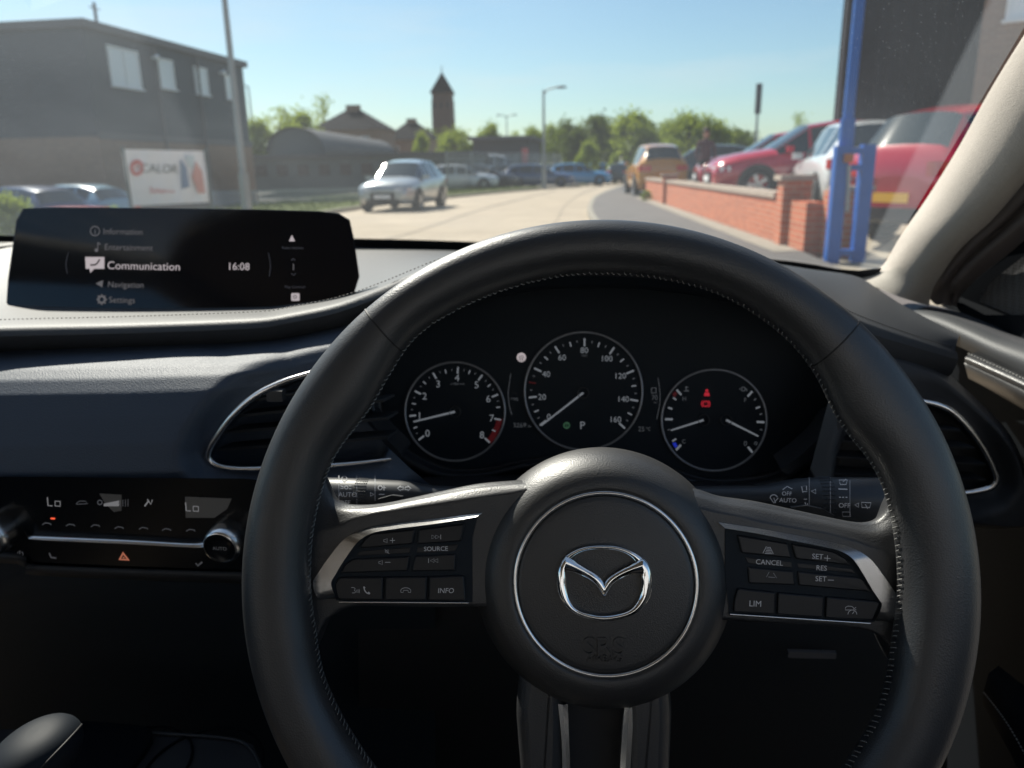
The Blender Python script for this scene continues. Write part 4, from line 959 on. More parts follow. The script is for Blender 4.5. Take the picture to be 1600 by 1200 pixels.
n2 = g.nodes.new('ShaderNodeTexVoronoi'); n2.inputs['Scale'].default_value = 260
g.links.new(tcg.outputs['Object'], n1.inputs['Vector']); g.links.new(tcg.outputs['Object'], n2.inputs['Vector'])
m1 = g.nodes.new('ShaderNodeMapRange'); m1.inputs[1].default_value = .35; m1.inputs[2].default_value = .7; m1.inputs[3].default_value = .017; m1.inputs[4].default_value = .045; g.links.new(n1.outputs[0], m1.inputs[0])
def glass_hit(px, py):
    d = ray(px, py).normalized(); best = min((((p-ORG)-d*((p-ORG).dot(d))).length, i, j) for i, r_ in enumerate(rows) for j, p in enumerate(r_)); return rows[best[1]][best[2]]
def halfplane(pa, pb, inside, soft):
    a, b, c = glass_hit(*pa), glass_hit(*pb), glass_hit(*inside); nx, ny = -(b.y-a.y), (b.x-a.x); l = math.hypot(nx, ny); nx /= l; ny /= l
    if (c.x-a.x)*nx+(c.y-a.y)*ny < 0: nx, ny = -nx, -ny
    vm = g.nodes.new('ShaderNodeVectorMath'); vm.operation = 'DOT_PRODUCT'; vm.inputs[1].default_value = (nx, ny, 0); g.links.new(tcg.outputs['Object'], vm.inputs[0])
    q = g.nodes.new('ShaderNodeMapRange'); off = nx*a.x+ny*a.y; q.inputs[1].default_value = off-soft; q.inputs[2].default_value = off+soft; g.links.new(vm.outputs['Value'], q.inputs[0]); return q.outputs[0]
h1 = halfplane((1535, 5), (1335, 410), (1590, 10), .002); h2 = halfplane((215, 60), (330, 290), (60, 200), .006)  # two haze zones painted into the dust for the veiling reflections
hm = g.nodes.new('ShaderNodeMath'); hm.operation = 'MULTIPLY_ADD'; hm.inputs[1].default_value = .055; g.links.new(h1, hm.inputs[0])
hm2 = g.nodes.new('ShaderNodeMath'); hm2.operation = 'MULTIPLY_ADD'; hm2.inputs[1].default_value = .014; g.links.new(h2, hm2.inputs[0]); g.links.new(m1.outputs[0], hm2.inputs[2]); g.links.new(hm2.outputs[0], hm.inputs[2])
m2 = g.nodes.new('ShaderNodeMapRange'); m2.inputs[1].default_value = .08; m2.inputs[2].default_value = .16; m2.inputs[3].default_value = .06; m2.inputs[4].default_value = 0; g.links.new(n2.outputs['Distance'], m2.inputs[0])
ad = g.nodes.new('ShaderNodeMath'); ad.operation = 'ADD'; g.links.new(hm.outputs[0], ad.inputs[0]); g.links.new(m2.outputs[0], ad.inputs[1])
mx2 = g.nodes.new('ShaderNodeMixShader'); g.links.new(ad.outputs[0], mx2.inputs[0]); g.links.new(mx.outputs[0], mx2.inputs[1]); g.links.new(tl.outputs[0], mx2.inputs[2]); g.links.new(mx2.outputs[0], out.inputs[0])
mb = MB(); mb.grid(rows, 0, True); part(mb, 'windscreen', glass, label='slightly dusty windscreen glass with two painted veil zones')
mb = MB(); mb.grid([[b+Vector((0, .002, -.010)) for b in WB], [b.lerp(tt, .022)+Vector((0, -.002, 0)) for b, tt in zip(WB, WT)]], 0, False)
mb.grid([[b+Vector((0, .002, -.010)) for b in WB], [b+Vector((0, -.03, -.03)) for b in WB], [Vector((f.x, f.y, f.z)) for f in [Vector(q) for q in spl([P(*p) for p in far[2:-3]], nb)]]], 0, False)
part(mb, 'windscreen_base_strip', M_['dark'])
# header lining + roof
mb = MB()
rows = [WT, [v+Vector((0, -.06, .012)) for v in WT]]
for y in (-.3, -.8, -1.4, -2.1): rows.append([Vector((v.x*1.03, y, v.z+.03-.02*abs(y))) for v in WT])
mb.grid(rows, 0, True); part(mb, 'headlining', M_['cream'])
mb = MB(); mb.grid([[v+Vector((0, .01, .02)) for v in WT]]+[[Vector((v.x*1.05, y, v.z+.06-.02*abs(y))) for v in WT] for y in (-.1, -.6, -1.4, -2.2)], 0, True)
M_['paint'] = mat('dark_car_paint', (.02, .022, .026), .25, coat=.6)
part(mb, 'roof', M_['paint'])
# left pillar, doors, added panels holding back light from behind
mb = MB(); a = wb_pts[0]; b = wt_pts[0]
mb.tube([a+Vector((-.02, .05, -.03)), b+Vector((-.03, .0, 0)), b+Vector((-.03, -.6, .03)), b+Vector((-.03, -1.9, -.05))], .035, 12); part(mb, 'passenger_pillar', M_['cream'])
mb = MB(); mb.box(-1.15, -1.08, -1.9, 1.0, .25, CAM_H-.14); part(mb, 'passenger_door', M_['dark'])
mb = MB(); mb.box(.40, .46, -1.9, .30, .25, CAM_H-.17); part(mb, 'driver_door', M_['dark'])
mb = MB(); mb.box(-1.12, .44, -1.35, -1.30, .22, CAM_H-.10); part(mb, 'rear_blocking_panel', M_['dark'])  # unseen panel added to hold back light from behind
mb = MB(); mb.box(-1.14, -1.10, -1.30, -.25, .22, CAM_H-.12); part(mb, 'side_blocking_panel', M_['dark'])  # unseen side panels added to cut the light reaching the cabin
mb = MB(); mb.box(.40, .44, -1.30, -.10, .22, CAM_H-.12); part(mb, 'side_blocking_panel', M_['dark'])
for sx_ in (-.74, 0):
    mb = MB(); mb.grid([[Vector((sx_+.25*math.copysign(abs(math.cos(a))**.5, math.cos(a))*w_, -.62-.06*k_+.07*math.copysign(abs(math.sin(a))**.6, math.sin(a)), z_)) for a in [2*math.pi*j/28 for j in range(28)]] for k_, (z_, w_) in enumerate(((.45, .9), (.6, 1), (.85, 1), (1.0, .92), (1.06, .5), (1.08, .48), (1.12, .5), (1.27, .48), (1.30, .3)))][:9 if sx_ else 5], 0, True, True); part(mb, 'front_seat', M_['leather'])
mb = MB(); mb.grid([[Vector((x, y, CAM_H-.17-.10*((y-1.2)/.85)**2*1.0-.05*abs((x+.37)/.75)**2)) for x in [-1.17+i*.1 for i in range(17)]] for y in [1.16+.07*i for i in range(14)]], 0, True); part(mb, 'bonnet', M_['paint'])
# driver's seat is cut off low, without head restraint, so chrome mirrors the rear
# ================================================================ OUTSIDE
def struct(mb, name, m, **k): return mb.build(name, m, kind='structure', **k)
def brickmat(name, c1_, c2_, mortar, scale=1.0):
    m = bpy.data.materials.new(name); m.use_nodes = True; t = m.node_tree; b = t.nodes['Principled BSDF']; b.inputs['Roughness'].default_value = .9
    tc = t.nodes.new('ShaderNodeTexCoord'); sx = t.nodes.new('ShaderNodeSeparateXYZ'); cx = t.nodes.new('ShaderNodeCombineXYZ'); ad = t.nodes.new('ShaderNodeMath')
    t.links.new(tc.outputs['Object'], sx.inputs[0]); t.links.new(sx.outputs[0], ad.inputs[0]); t.links.new(sx.outputs[1], ad.inputs[1]); t.links.new(ad.outputs[0], cx.inputs[0]); t.links.new(sx.outputs[2], cx.inputs[1])
    br = t.nodes.new('ShaderNodeTexBrick'); br.inputs['Scale'].default_value = scale; br.inputs['Brick Width'].default_value = .225; br.inputs['Row Height'].default_value = .075; br.inputs['Mortar Size'].default_value = .008
    br.inputs['Color1'].default_value = (*c1_, 1); br.inputs['Color2'].default_value = (*c2_, 1); br.inputs['Mortar'].default_value = (*mortar, 1)
    t.links.new(cx.outputs[0], br.inputs['Vector']); t.links.new(br.outputs[0], b.inputs['Base Color']); return m
X = {}
X['road'] = mat('pale_worn_concrete_road', (.36, .295, .215), .85, var=.16, vscale=.7, bump=.3, bscale=25)
X['pave'] = mat('tarmac_footway', (.11, .10, .095), .9, var=.2, vscale=1.5, bump=.3, bscale=40)
X['kerb'] = mat('kerb_concrete', (.27, .245, .20), .9, var=.15, vscale=4)
X['tar'] = mat('tar_joint', (.08, .07, .06), .8)
X['pale'] = mat('pale_forecourt_concrete', (.30, .26, .20), .9, var=.2, vscale=.8)
X['soil'] = mat('yard_ground', (.17, .155, .13), .95, var=.3, vscale=.35)
X['grass'] = mat('verge_grass', (.09, .11, .035), .95, var=.45, vscale=2.2, spec=.1)
X['blade'] = mat('grass_blades', (.12, .16, .03), .8, var=.4, vscale=4, spec=.1)
X['brick'] = brickmat('orange_red_brick', (.52, .125, .050), (.38, .085, .034), (.42, .28, .19))
X['cope'] = mat('stone_coping', (.36, .29, .235), .9, var=.2, vscale=5)
X['brick2'] = brickmat('brown_brick', (.26, .16, .11), (.21, .13, .09), (.26, .21, .17))
X['clad'] = mat('dark_grey_cladding', (.030, .045, .064), .6, var=.08, vscale=1)
X['clad2'] = mat('slate_grey_cladding', (.018, .022, .030), .7, var=.1, vscale=1)
X['trimg'] = mat('roof_trim', (.10, .10, .11), .6)
X['white'] = mat('white_upvc', (.75, .77, .78), .5)
X['wglass'] = mat('pale_window_glass', (.75, .80, .84), .25)  # panes in one even pale colour
X['wglassd'] = mat('dark_window_glass', (.03, .04, .05), .08)
X['slate'] = mat('dark_slate_roof', (.018, .018, .022), .9, var=.2, vscale=.5, spec=.05)
X['shed'] = mat('grey_sheet_roof', (.085, .085, .09), .7, spec=.2, var=.1, vscale=.3)
X['steel'] = mat('galvanised_steel', (.30, .32, .33), .5, .4)
X['fence'] = mat('grey_green_fence_steel', (.10, .12, .12), .6)
X['bluep'] = mat('blue_painted_steel', (.008, .095, .38), .42, rvar=.08, vscale=6, var=.1)
X['tower'] = brickmat('dark_tower_brick', (.12, .065, .05), (.10, .055, .045), (.12, .09, .08), .5)
X['leaf'] = mat('spring_leaves', (.14, .19, .03), .7, var=.45, vscale=1.2, spec=.2)
X['leafd'] = mat('dark_leaves', (.06, .095, .02), .7, var=.45, vscale=1.2, spec=.2)
for k_ in ('leaf', 'leafd'):
    t = X[k_].node_tree; b = t.nodes['Principled BSDF']; b.inputs['Transmission Weight'].default_value = 0
    o_ = t.nodes['Material Output']; tl_ = t.nodes.new('ShaderNodeBsdfTranslucent'); tl_.inputs[0].default_value = (.32, .40, .05, 1) if k_ == 'leaf' else (.13, .18, .03, 1)
    mm = t.nodes.new('ShaderNodeMixShader'); mm.inputs[0].default_value = .45; t.links.new(b.outputs[0], mm.inputs[1]); t.links.new(tl_.outputs[0], mm.inputs[2]); t.links.new(mm.outputs[0], o_.inputs[0])
X['bark'] = mat('bark', (.09, .07, .05), .9)
X['tyre'] = mat('tyre_rubber', (.015, .015, .016), .8)
X['rim'] = mat('alloy_rim', (.45, .46, .48), .3, .9)
X['cglass'] = mat('car_glass', (.02, .03, .035), .05, spec=.8)
X['lamp'] = mat('lamp_glass', (.75, .78, .8), .08, coat=1)
X['tail'] = mat('tail_lamp', (.55, .02, .02), .15, coat=1)
X['yplate'] = mat('yellow_number_plate', (.95, .55, .03), .5)
X['blk'] = mat('black_trim', (.02, .02, .022), .5)
def paint(name, c, r=.22): return mat(name, c, r, coat=.8, spec=.6)
X['psilver'] = mat('pale_silver_paint', (.42, .45, .46), .28, .35, coat=1)
X['pred'] = paint('cherry_red_paint', (.42, .012, .035)); X['pblue'] = paint('blue_paint', (.06, .26, .50)); X['pgold'] = paint('gold_paint', (.55, .24, .03))
X['pwhite'] = paint('white_paint', (.70, .72, .73)); X['pdark'] = paint('dark_grey_paint', (.06, .065, .075)); X['plblue'] = paint('light_blue_paint', (.22, .38, .50)); X['pnavy'] = paint('navy_paint', (.04, .07, .16))

def gz(x, y):
    return -.55*sstep(-13, -17, x) if False else -.55*(1-sstep(-19, -14.5, x))*(1-sstep(40, 60, y))*sstep(4, 9, y)
# ground sheet to the horizon
xs = [-1500,-700,-300,-120,-60,-40,-30,-25,-22,-20,-19,-18,-17,-16,-15,-14,-12,-8,-4,0,4,8,14,24,60,160,500,1500]
ys = [-60,-20,-5,0,3,5,7,9,12,16,20,25,30,35,40,45,50,55,60,70,90,130,220,500,1000,2200]
mb = MB(); mb.grid([[Vector((x, y, gz(x, y)-.012)) for x in xs] for y in ys], 0, True); struct(mb, 'ground', X['soil'])
def sheet(name, pix, z, m, kindn='structure', **k):
    mb = MB(); mb.add([Vector((G(x, y).x, G(x, y).y, z)) for x, y in pix], [tuple(range(len(pix)))]); return mb.build(name, m, kind=kindn, **k)
# road
kerbL = [(-400,560),(-100,470),(200,420),(430,352),(520,334),(565,327),(600,321),(660,314),(730,307),(790,301),(850,296),(905,290),(935,285.5)]
kerbR = [(990,284.5),(978,290),(950,300),(928,311),(919,325),(918,336),(926,352),(952,378),(1010,420),(1120,500),(1300,700)]
def gp(p, z=0): v = G(*p); return Vector((v.x, v.y, z))
kl = [Vector(q) for q in spl([gp(p) for p in kerbL], 60)]; kr = [Vector(q) for q in spl([gp(p) for p in kerbR], 60)]
kl = [kl[0]+Vector((-8, -14, 0))]+kl+[kl[-1]+Vector((2, 60, 0)), kl[-1]+Vector((40, 130, 0))]; kr = [kr[0]+Vector((52, 120, 0)), kr[0]+Vector((8, 50, 0))]+kr+[kr[-1]+Vector((0, -14, 0))]
mb = MB(); vs = kl+kr; mb.add(vs, [tuple(range(len(vs)))]); struct(mb, 'road', X['road'])
mb = MB()
for line, sgn in ((kl, -1), (kr, -1)):
    for a, b in zip(line, line[1:]):
        t = (b-a).normalized(); nrm = Vector((-t.y, t.x, 0))*.14*(1 if line is kl else 1)
        mb.add([a, b, b+nrm, a+nrm, a+Vector((0,0,.11)), b+Vector((0,0,.11)), b+nrm+Vector((0,0,.11)), a+nrm+Vector((0,0,.11))], [(4,5,6,7),(0,1,5,4),(2,3,7,6)])
struct(mb, 'kerb', X['kerb'])
mb = MB()
for line in ([(555,383),(640,365),(735,333),(800,315),(868,298)], [(840,372),(870,345),(880,325),(905,305),(940,292)]):
    mb.stroke(spl(line, 30), .9, lambda x, y, o=0: gp((x, y), .005), 0)
struct(mb, 'road_joint', X['tar'])
# verge with grass, on the left
vg = [kl[i] for i in range(2, 46)]
mb = MB(); mb.grid([[v+Vector((-.14, 0, .08)) for v in vg], [v+Vector((-2.0, .4, .10)) for v in vg], [v+Vector((-4.2, 1.0, .05)) for v in vg], [v+Vector((-8.5, 2.2, gz(v.x-8.5, v.y)+.004)) for v in vg]], 0, True); struct(mb, 'grass_verge', X['grass'])
mb = MB()
for i in range(9000):
    k = rnd.random(); v = vg[int(k*42)].lerp(vg[int(k*42)+1], rnd.random()); f = rnd.random()**.8
    p = v+Vector((-.2-5.0*f, 1.2*f, .07 if f < .8 else .03)); h = rnd.uniform(.06, .20)*(1.6 if rnd.random() < .15 else 1); a = rnd.uniform(0, 6.28); w_ = .012
    mb.add([p+Vector((math.cos(a)*w_, math.sin(a)*w_, 0)), p-Vector((math.cos(a)*w_, math.sin(a)*w_, 0)), p+Vector((rnd.uniform(-.05, .05), rnd.uniform(-.05, .05), h))], [(0, 1, 2)])
mb.build('grass', X['blade'], kind='stuff', label='bright green grass on the verge left of the road', cat='grass')
# footway on the right, up to the wall
wallb = [(1008,313),(1050,327),(1100,345),(1150,364),(1200,384),(1252,405)]
wl = [gp(p) for p in wallb]
wln = [wl[0].lerp(wl[-1], i/39)+Vector((.0, 0, 0)) for i in range(40)]
far_x = wln[0]+Vector((1.5, 14, 0)); near_x = Vector((wln[-1].x, 2.0, 0))
inner_ = [far_x]+wln+[near_x]; kk = [kr[2]+Vector((1, 14, 0))]+[kr[i] for i in range(2, 62)]+[kr[-1]+Vector((0, -2, 0))]
mb = MB(); a = [Vector(q) for q in spl(kk, 50)]; b = [Vector(q) for q in spl(inner_, 50)]
mb.grid([[Vector((p.x+.1, p.y, .105)) for p in a], [Vector((p.x, p.y, .105)) for p in b]], 0, False); struct(mb, 'pavement', X['pave'])
mb = MB(); mb.grid([[p+Vector((-.38, -.12, .112)) for p in wln], [p+Vector((-.02, 0, .112)) for p in wln]], 0, False); struct(mb, 'pavement_edging', X['kerb'])
# raised forecourt behind the wall
FZ = .42
pw = [Vector((p.x+.18, p.y, FZ)) for p in wln]
pw = [Vector((p.x, p.y, .04+(FZ-.04)*sstep(10.6, 14.5, p.y))) for p in pw]+[Vector((pw[-1].x, yy, .02)) for yy in (9.5, 8, 6)]
mb = MB(); mb.grid([pw, [p+Vector((3, 0, 0)) for p in pw], [p+Vector((30, 1, 0)) for p in pw]], 0, True); struct(mb, 'forecourt', X['pale'])

# ---------------------------------------------------------------- brick garden wall
def wallseg(mb, a, b, z0, z1, th, mi=0, ov=0.0):
    t = (b-a).normalized(); nr = Vector((t.y, -t.x, 0))*(th/2+ov)
    vs = [a-nr, b-nr, b+nr, a+nr]; mb.add([Vector((v.x, v.y, z0)) for v in vs]+[Vector((v.x, v.y, z1)) for v in vs], [(3,2,1,0),(4,5,6,7),(0,1,5,4),(1,2,6,5),(2,3,7,6),(3,0,4,7)], mi)
bw = empty('brick_wall', (wln[20].x, wln[20].y, 0), 0, 'low orange brick wall with stone coping running along the pavement', 'wall'); ABS[bw.name] = Matrix.Translation(bw.location)
mb = MB(); mc = MB()
cen = [p+Vector((.12, 0, 0)) for p in wln]
for a, b in zip(cen, cen[1:]): wallseg(mb, a, b, 0, .72, .22)
for a, b in zip(cen[:-4], cen[1:-3]): wallseg(mc, a, b+(b-a)*.002, .722, .80, .22, 0, .035)
mb.build('brickwork', X['brick'], bw)
mc.build('coping', X['cope'], bw)
pr_ = wln[-1]+Vector((.17, .0, 0))
for c, hh in ((cen[-3], .98), (cen[11], .90)):
    mb = MB(); mb.box(c.x-.19, c.x+.19, c.y-.19, c.y+.19, 0, hh); mb.box(c.x-.24, c.x+.24, c.y-.24, c.y+.24, hh+.002, hh+.07, 1); mb.build('pier', [X['brick'], X['cope']], bw)
mb = MB(); e0 = cen[-1]+Vector((.1, -.1, 0)); wallseg(mb, e0, e0+Vector((.48, .03, 0)), 0, .86, .24, 0); mb.build('return_wall', X['brick'], bw)
mb = MB(); wallseg(mb, e0+Vector((.05, 0, 0)), e0+Vector((.53, .035, 0)), .862, .92, .24, 0, .03); mb.build('return_coping', X['cope'], bw)

# ---------------------------------------------------------------- blue gate posts
def post_at(px, py): v = G(px, py); return v
g0 = post_at(1298, 414); s_ = g0.y/F
mb0 = empty('blue_gate_post', (g0.x, g0.y, 0), 0, 'tall blue painted steel gate post on the pavement right of the brick wall', 'gate post'); ABS[mb0.name] = Matrix.Translation(mb0.location)
def zat(px, py, Y): return P(px, py, Y).z
zt = zat(1300, 228, g0.y)
mb = MB(); mb.box(g0.x-.075, g0.x+.075, g0.y-.075, g0.y+.075, 0, zt); mb.build('post', X['bluep'], mb0)
g1 = Vector((P(1337, 420, g0.y+.1).x, g0.y+.1, 0))
mb = MB(); mb.box(g1.x-.075, g1.x+.075, g1.y-.075, g1.y+.075, 0, zat(1337, 226, g1.y)); mb.build('post', X['bluep'], mb0)
c_ = P(1324, 200, g0.y+.06); mb = MB(); mb.tube([Vector((c_.x, c_.y, zat(1324, 240, g0.y))), Vector((c_.x, c_.y, 3.9))], .062, 20); mb.tube([Vector((c_.x, c_.y, zat(1324, 235, g0.y))), Vector((c_.x, c_.y, zat(1324, 185, g0.y)))], .085, 20); mb.build('pole', X['bluep'], mb0)
for py in (236, 262, 395):
    mb = MB(); z = zat(1318, py, g0.y); mb.box(g0.x+.05, g1.x-.05, g0.y-.02, g0.y+.12, z-.035, z+.035); mb.build('bracket', X['bluep'], mb0)
mb = MB(); a_, b_ = P(1327, 258, g0.y-.1), P(1324, 330, g0.y-.1); mb.tube([a_, b_], .022, 10); mb.build('lock_bar', X['steel'], mb0)
mb = MB(); a_ = P(1326, 247, g0.y-.11); mb.box(a_.x-.05, a_.x+.05, a_.y-.02, a_.y+.02, a_.z-.05, a_.z+.05); mb.build('padlock_box', mat('rusty_orange', (.35, .12, .04), .8), mb0)

# ---------------------------------------------------------------- buildings
def localize(o, rz):
    return o
def facade(name, A, B, H, m, label, cat, wins=(), z0=-.6, depth=8, band=None, roof=None):
    """A,B ground points of the visible face (A left, B right); parts in a local frame: x along the face, y into the building."""
    t = Vector((B.x-A.x, B.y-A.y, 0)); L = t.length; rz = math.atan2(t.y, t.x)
    e = empty(name, (A.x, A.y, 0), rz, label, cat)
    def lp(mb, n_, mm, **k): return mb.build(n_, mm, e, inv=False, **k)
    mb = MB(); mb.box(0, L, 0, depth, z0, H); lp(mb, 'walls', m)
    if band:
        mb = MB(); mb.box(-.03, L+.03, -.06, depth-.02, z0+.01, band[0]); lp(mb, 'brick_base', band[1])
        mb = MB(); mb.box(-.05, L+.05, -.10, -.062, band[0]-.1, band[0]+.15); lp(mb, 'band_trim', X['trimg'])
    for (u0, u1, z0_, z1_, bars) in wins:
        mb = MB(); f = .07
        mb.box(u0, u1, -.05, .02, z0_, z0_+f); mb.box(u0, u1, -.05, .02, z1_-f, z1_); mb.box(u0, u0+f, -.05, .02, z0_+f, z1_-f); mb.box(u1-f, u1, -.05, .02, z0_+f, z1_-f)
        for q in range(1, bars): x = u0+(u1-u0)*q/bars; mb.box(x-f/2, x+f/2, -.05, .02, z0_+f, z1_-f)
        mb.box(u0-.05, u1+.05, -.12, -.01, z0_-.06, z0_-.003)
        w_ = lp(mb, 'window', X['white'])
        mb = MB(); mb.box(u0+f, u1-f, -.02, .01, z0_+f, z1_-f); mb.build('pane', X['wglass'], w_, inv=False)
    return e, L, lp
# left dark building, corner towards us at px 125
Ac = P(125, 30, 27.0); Bc = P(378, 97, (Ac.z-CAM_H)/((P(378, 97, 1.0)-ORG).z)); A2 = Vector((Ac.x, Ac.y, 0)); B2 = Vector((Bc.x, Bc.y, 0))
Ht = Ac.z-.2; Hb = Bc.z-.2
Lf = (B2-A2).length
def along(px, py):      # parameter on the face under a pixel column
    d = ray(px, py); tt = B2-A2; det = d.x*tt.y-d.y*tt.x; q = A2-ORG
    k = (q.x*tt.y-q.y*tt.x)/det; pnt = ORG+d*k; return ((pnt.x-A2.x)*tt.x+(pnt.y-A2.y)*tt.y)/tt.length, pnt.y
wins = []
for (x0, y0, x1, y1, bars) in ((170,75,217,137,2),(248,92,271,139,1),(304,105,324,148,1),(352,118,366,155,1)):
    ua, Ya = along(x0, (y0+y1)/2); ub, Yb = along(x1, (y0+y1)/2); wins.append((ua, ub, P((x0+x1)/2, y1, (Ya+Yb)/2).z, P((x0+x1)/2, y0, (Ya+Yb)/2).z, bars))
e, L, lp = facade('dark_clad_building', A2, B2, (Ht+Hb)/2-.05, X['clad'], 'long dark grey clad building with four white windows above a brown brick ground floor', 'building', wins, depth=14, band=(P(250, 222, 33).z, X['brick2']))
mb = MB(); mb.box(-.15, L+.15, -.2, 14.1, (Ht+Hb)/2-.048, (Ht+Hb)/2+.22); lp(mb, 'roof_edge', X['trimg'])
for u in (L*.35, L*.62):
    mb = MB(); mb.tube([Vector((u, -.12, .3)), Vector((u, -.12, (Ht+Hb)/2-.1))], .05, 8); lp(mb, 'drainpipe', X['trimg'])
mb = MB(); mb.tube([Vector((L*.2, 1, (Ht+Hb)/2)), Vector((L*.2, 1, (Ht+Hb)/2+1.2))], .06, 8); mb.tube([Vector((L*.2-.3, 1, (Ht+Hb)/2+1.0)), Vector((L*.2+.3, 1, (Ht+Hb)/2+1.0))], .02, 6); lp(mb, 'roof_vent', X['trimg'])
for u in (wins[0][1]+1.0, wins[2][1]+1.2):
    mb = MB(); rows = [[Vector((u+r_*math.cos(a), -.18-h, wins[0][3]-.1+r_*math.sin(a))) for a in [2*math.pi*i/16 for i in range(16)]] for r_, h in ((.13, 0), (.12, .06), (.08, .1), (.01, .12))]
    mb.grid(rows, 0, True, True); mb.box(u-.08, u+.08, -.2, -.001, wins[0][3]-.16, wins[0][3]-.04); lp(mb, 'wall_lamp', X['lamp'])
# right dark building and brick wing
A3 = Vector((P(1297, 240, 24).x, 24, 0)); B3 = A3+Vector((.95, -.31, 0))*22
e, L, lp = facade('dark_warehouse', A3, B3, 12, X['clad2'], 'tall dark slate grey clad warehouse wall behind the blue gate post', 'building', (), z0=0, depth=10)
for k in range(1, 44):
    pass
mb = MB()
for k in range(74): mb.box(.2+k*.3, .26+k*.3, -.03, .0, .3, 11.9)
lp(mb, 'cladding_ribs', X['clad2'])
mb = MB(); mb.box(-.1, L, -.12, .4, 12.002, 12.3); lp(mb, 'parapet', X['trimg'])
mb = MB(); mb.tube([Vector((.12, -.1, 0)), Vector((.12, -.1, 11.9))], .06, 10); lp(mb, 'drainpipe', X['trimg'])
A4 = Vector((P(1536, 140, 19).x, 19.5, 0)); B4 = A4+Vector((.88, -.47, 0))*14
wz0 = P(1567, 29, 19).z; wz1 = P(1567, -14, 19).z
e, L, lp = facade('brick_building', A4, B4, 10.5, X['brick2'], 'brown brick building with a small white window at the top right', 'building', [(.42, 1.15, wz0, wz1, 1), (3.4, 4.3, wz0, wz1, 1), (6.2, 7.1, wz0, wz1, 1)], z0=0, depth=7)
mb = MB(); mb.box(-.15, L+.1, -.25, 7.1, 10.502, 10.75); lp(mb, 'roof_edge', X['trimg'])
# unseen building added behind our car to brighten the cabin and its chrome
mb = MB()
e, L, lp = facade('added_fill_building', Vector((16, -13, 0)), Vector((-20, -13, 0)), 6.5, mat('fill_building_render', (.42, .42, .43), .9, var=.06, vscale=.5), 'pale grey building added unseen behind our car to brighten its trim', 'building', [(3+6*q, 4.6+6*q, 1.2, 2.6, 2) for q in range(6)], z0=0, depth=8)
# houses far off
def hip_house(px0, px1, ytop, yeave, Y, label, dep=8):
    a, b = P(px0, yeave, Y), P(px1, yeave, Y); zt_ = P((px0+px1)/2, ytop, Y).z; z1 = a.z; wd = b.x-a.x
    e = empty('house', ((a.x+b.x)/2, Y, 0), 0, label, 'house')
    mb = MB(); mb.box(-wd/2+.4, wd/2-.4, .3, dep-.3, -.6, z1); mb.build('walls', X['brick2'], e, inv=False)
    mb = MB(); r_ = wd*.08; vs = [(-wd/2,-.2,z1),(wd/2,-.2,z1),(wd/2,dep+.2,z1),(-wd/2,dep+.2,z1),(-r_,dep/2,zt_),(r_,dep/2,zt_)]
    mb.add(vs, [(0,1,5,4),(1,2,5),(2,3,4,5),(3,0,4),(3,2,1,0)]); rf = mb.build('roof', X['slate'], e, inv=False)
    mb = MB(); mb.box(-r_-.1, r_+.1, dep/2-.5, dep/2+.5, zt_-.4, zt_+.05*wd); mb.build('chimney', X['brick2'], rf, inv=False)
    for q in (-.25, .25):
        mb = MB(); mb.box(wd*q-.6, wd*q+.6, .24, .30, z1-2.0, z1-.9); w_ = mb.build('window', X['white'], e, inv=False); mb = MB(); mb.box(wd*q-.5, wd*q+.5, .22, .238, z1-1.9, z1-1.0); mb.build('pane', X['wglassd'], w_, inv=False)
hip_house(483, 597, 167, 204, 105, 'larger dark hipped roof of a house behind the grey shed')
hip_house(597, 672, 187, 219, 118, 'smaller dark hipped roof of a house just left of the tower')
# brick tower with a pyramid spire
Yt = 150; a, b = P(677, 145, Yt), P(706, 145, Yt); wd = (b.x-a.x); cx_ = (a.x+b.x)/2
e = empty('brick_tower', (cx_, Yt, 0), 0, 'tall dark brick tower with a pointed pyramid roof on the skyline', 'tower')
ze = P(690, 146, Yt).z; zt_ = P(688, 112, Yt).z
mb = MB(); h_ = wd/2; rows = []
for z, k in ((0, 1.12), (ze*.5, 1.06), (ze*.8, 1.02), (ze-1.2, 1.0), (ze-1.15, .95), (ze-.3, .95), (ze-.25, 1.03), (ze, 1.03)): rows.append([Vector((sx_*h_*k, sy_*h_*k, z)) for sx_, sy_ in ((-1,-1),(1,-1),(1,1),(-1,1))])
mb.grid(rows, 0, False, True); mb.build('shaft', X['tower'], e, inv=False)
mb = MB(); k = h_*1.14; mb.add([(-k,-k,ze+.01),(k,-k,ze+.01),(k,k,ze+.01),(-k,k,ze+.01),(0,0,zt_)], [(0,1,4),(1,2,4),(2,3,4),(3,0,4),(3,2,1,0)]); rf = mb.build('spire', X['slate'], e, inv=False)
mb = MB(); mb.tube([Vector((0,0,zt_-.3)), Vector((0,0,zt_+1.0))], .08, 6); mb.build('finial', X['trimg'], rf, inv=False)
for q in (-.35, 0, .35):
    mb = MB(); mb.box(wd*q-.22, wd*q+.22, -h_-.03, -h_*.9, ze-3.2, ze-1.7); mb.build('belfry_opening', X['blk'], e, inv=False)
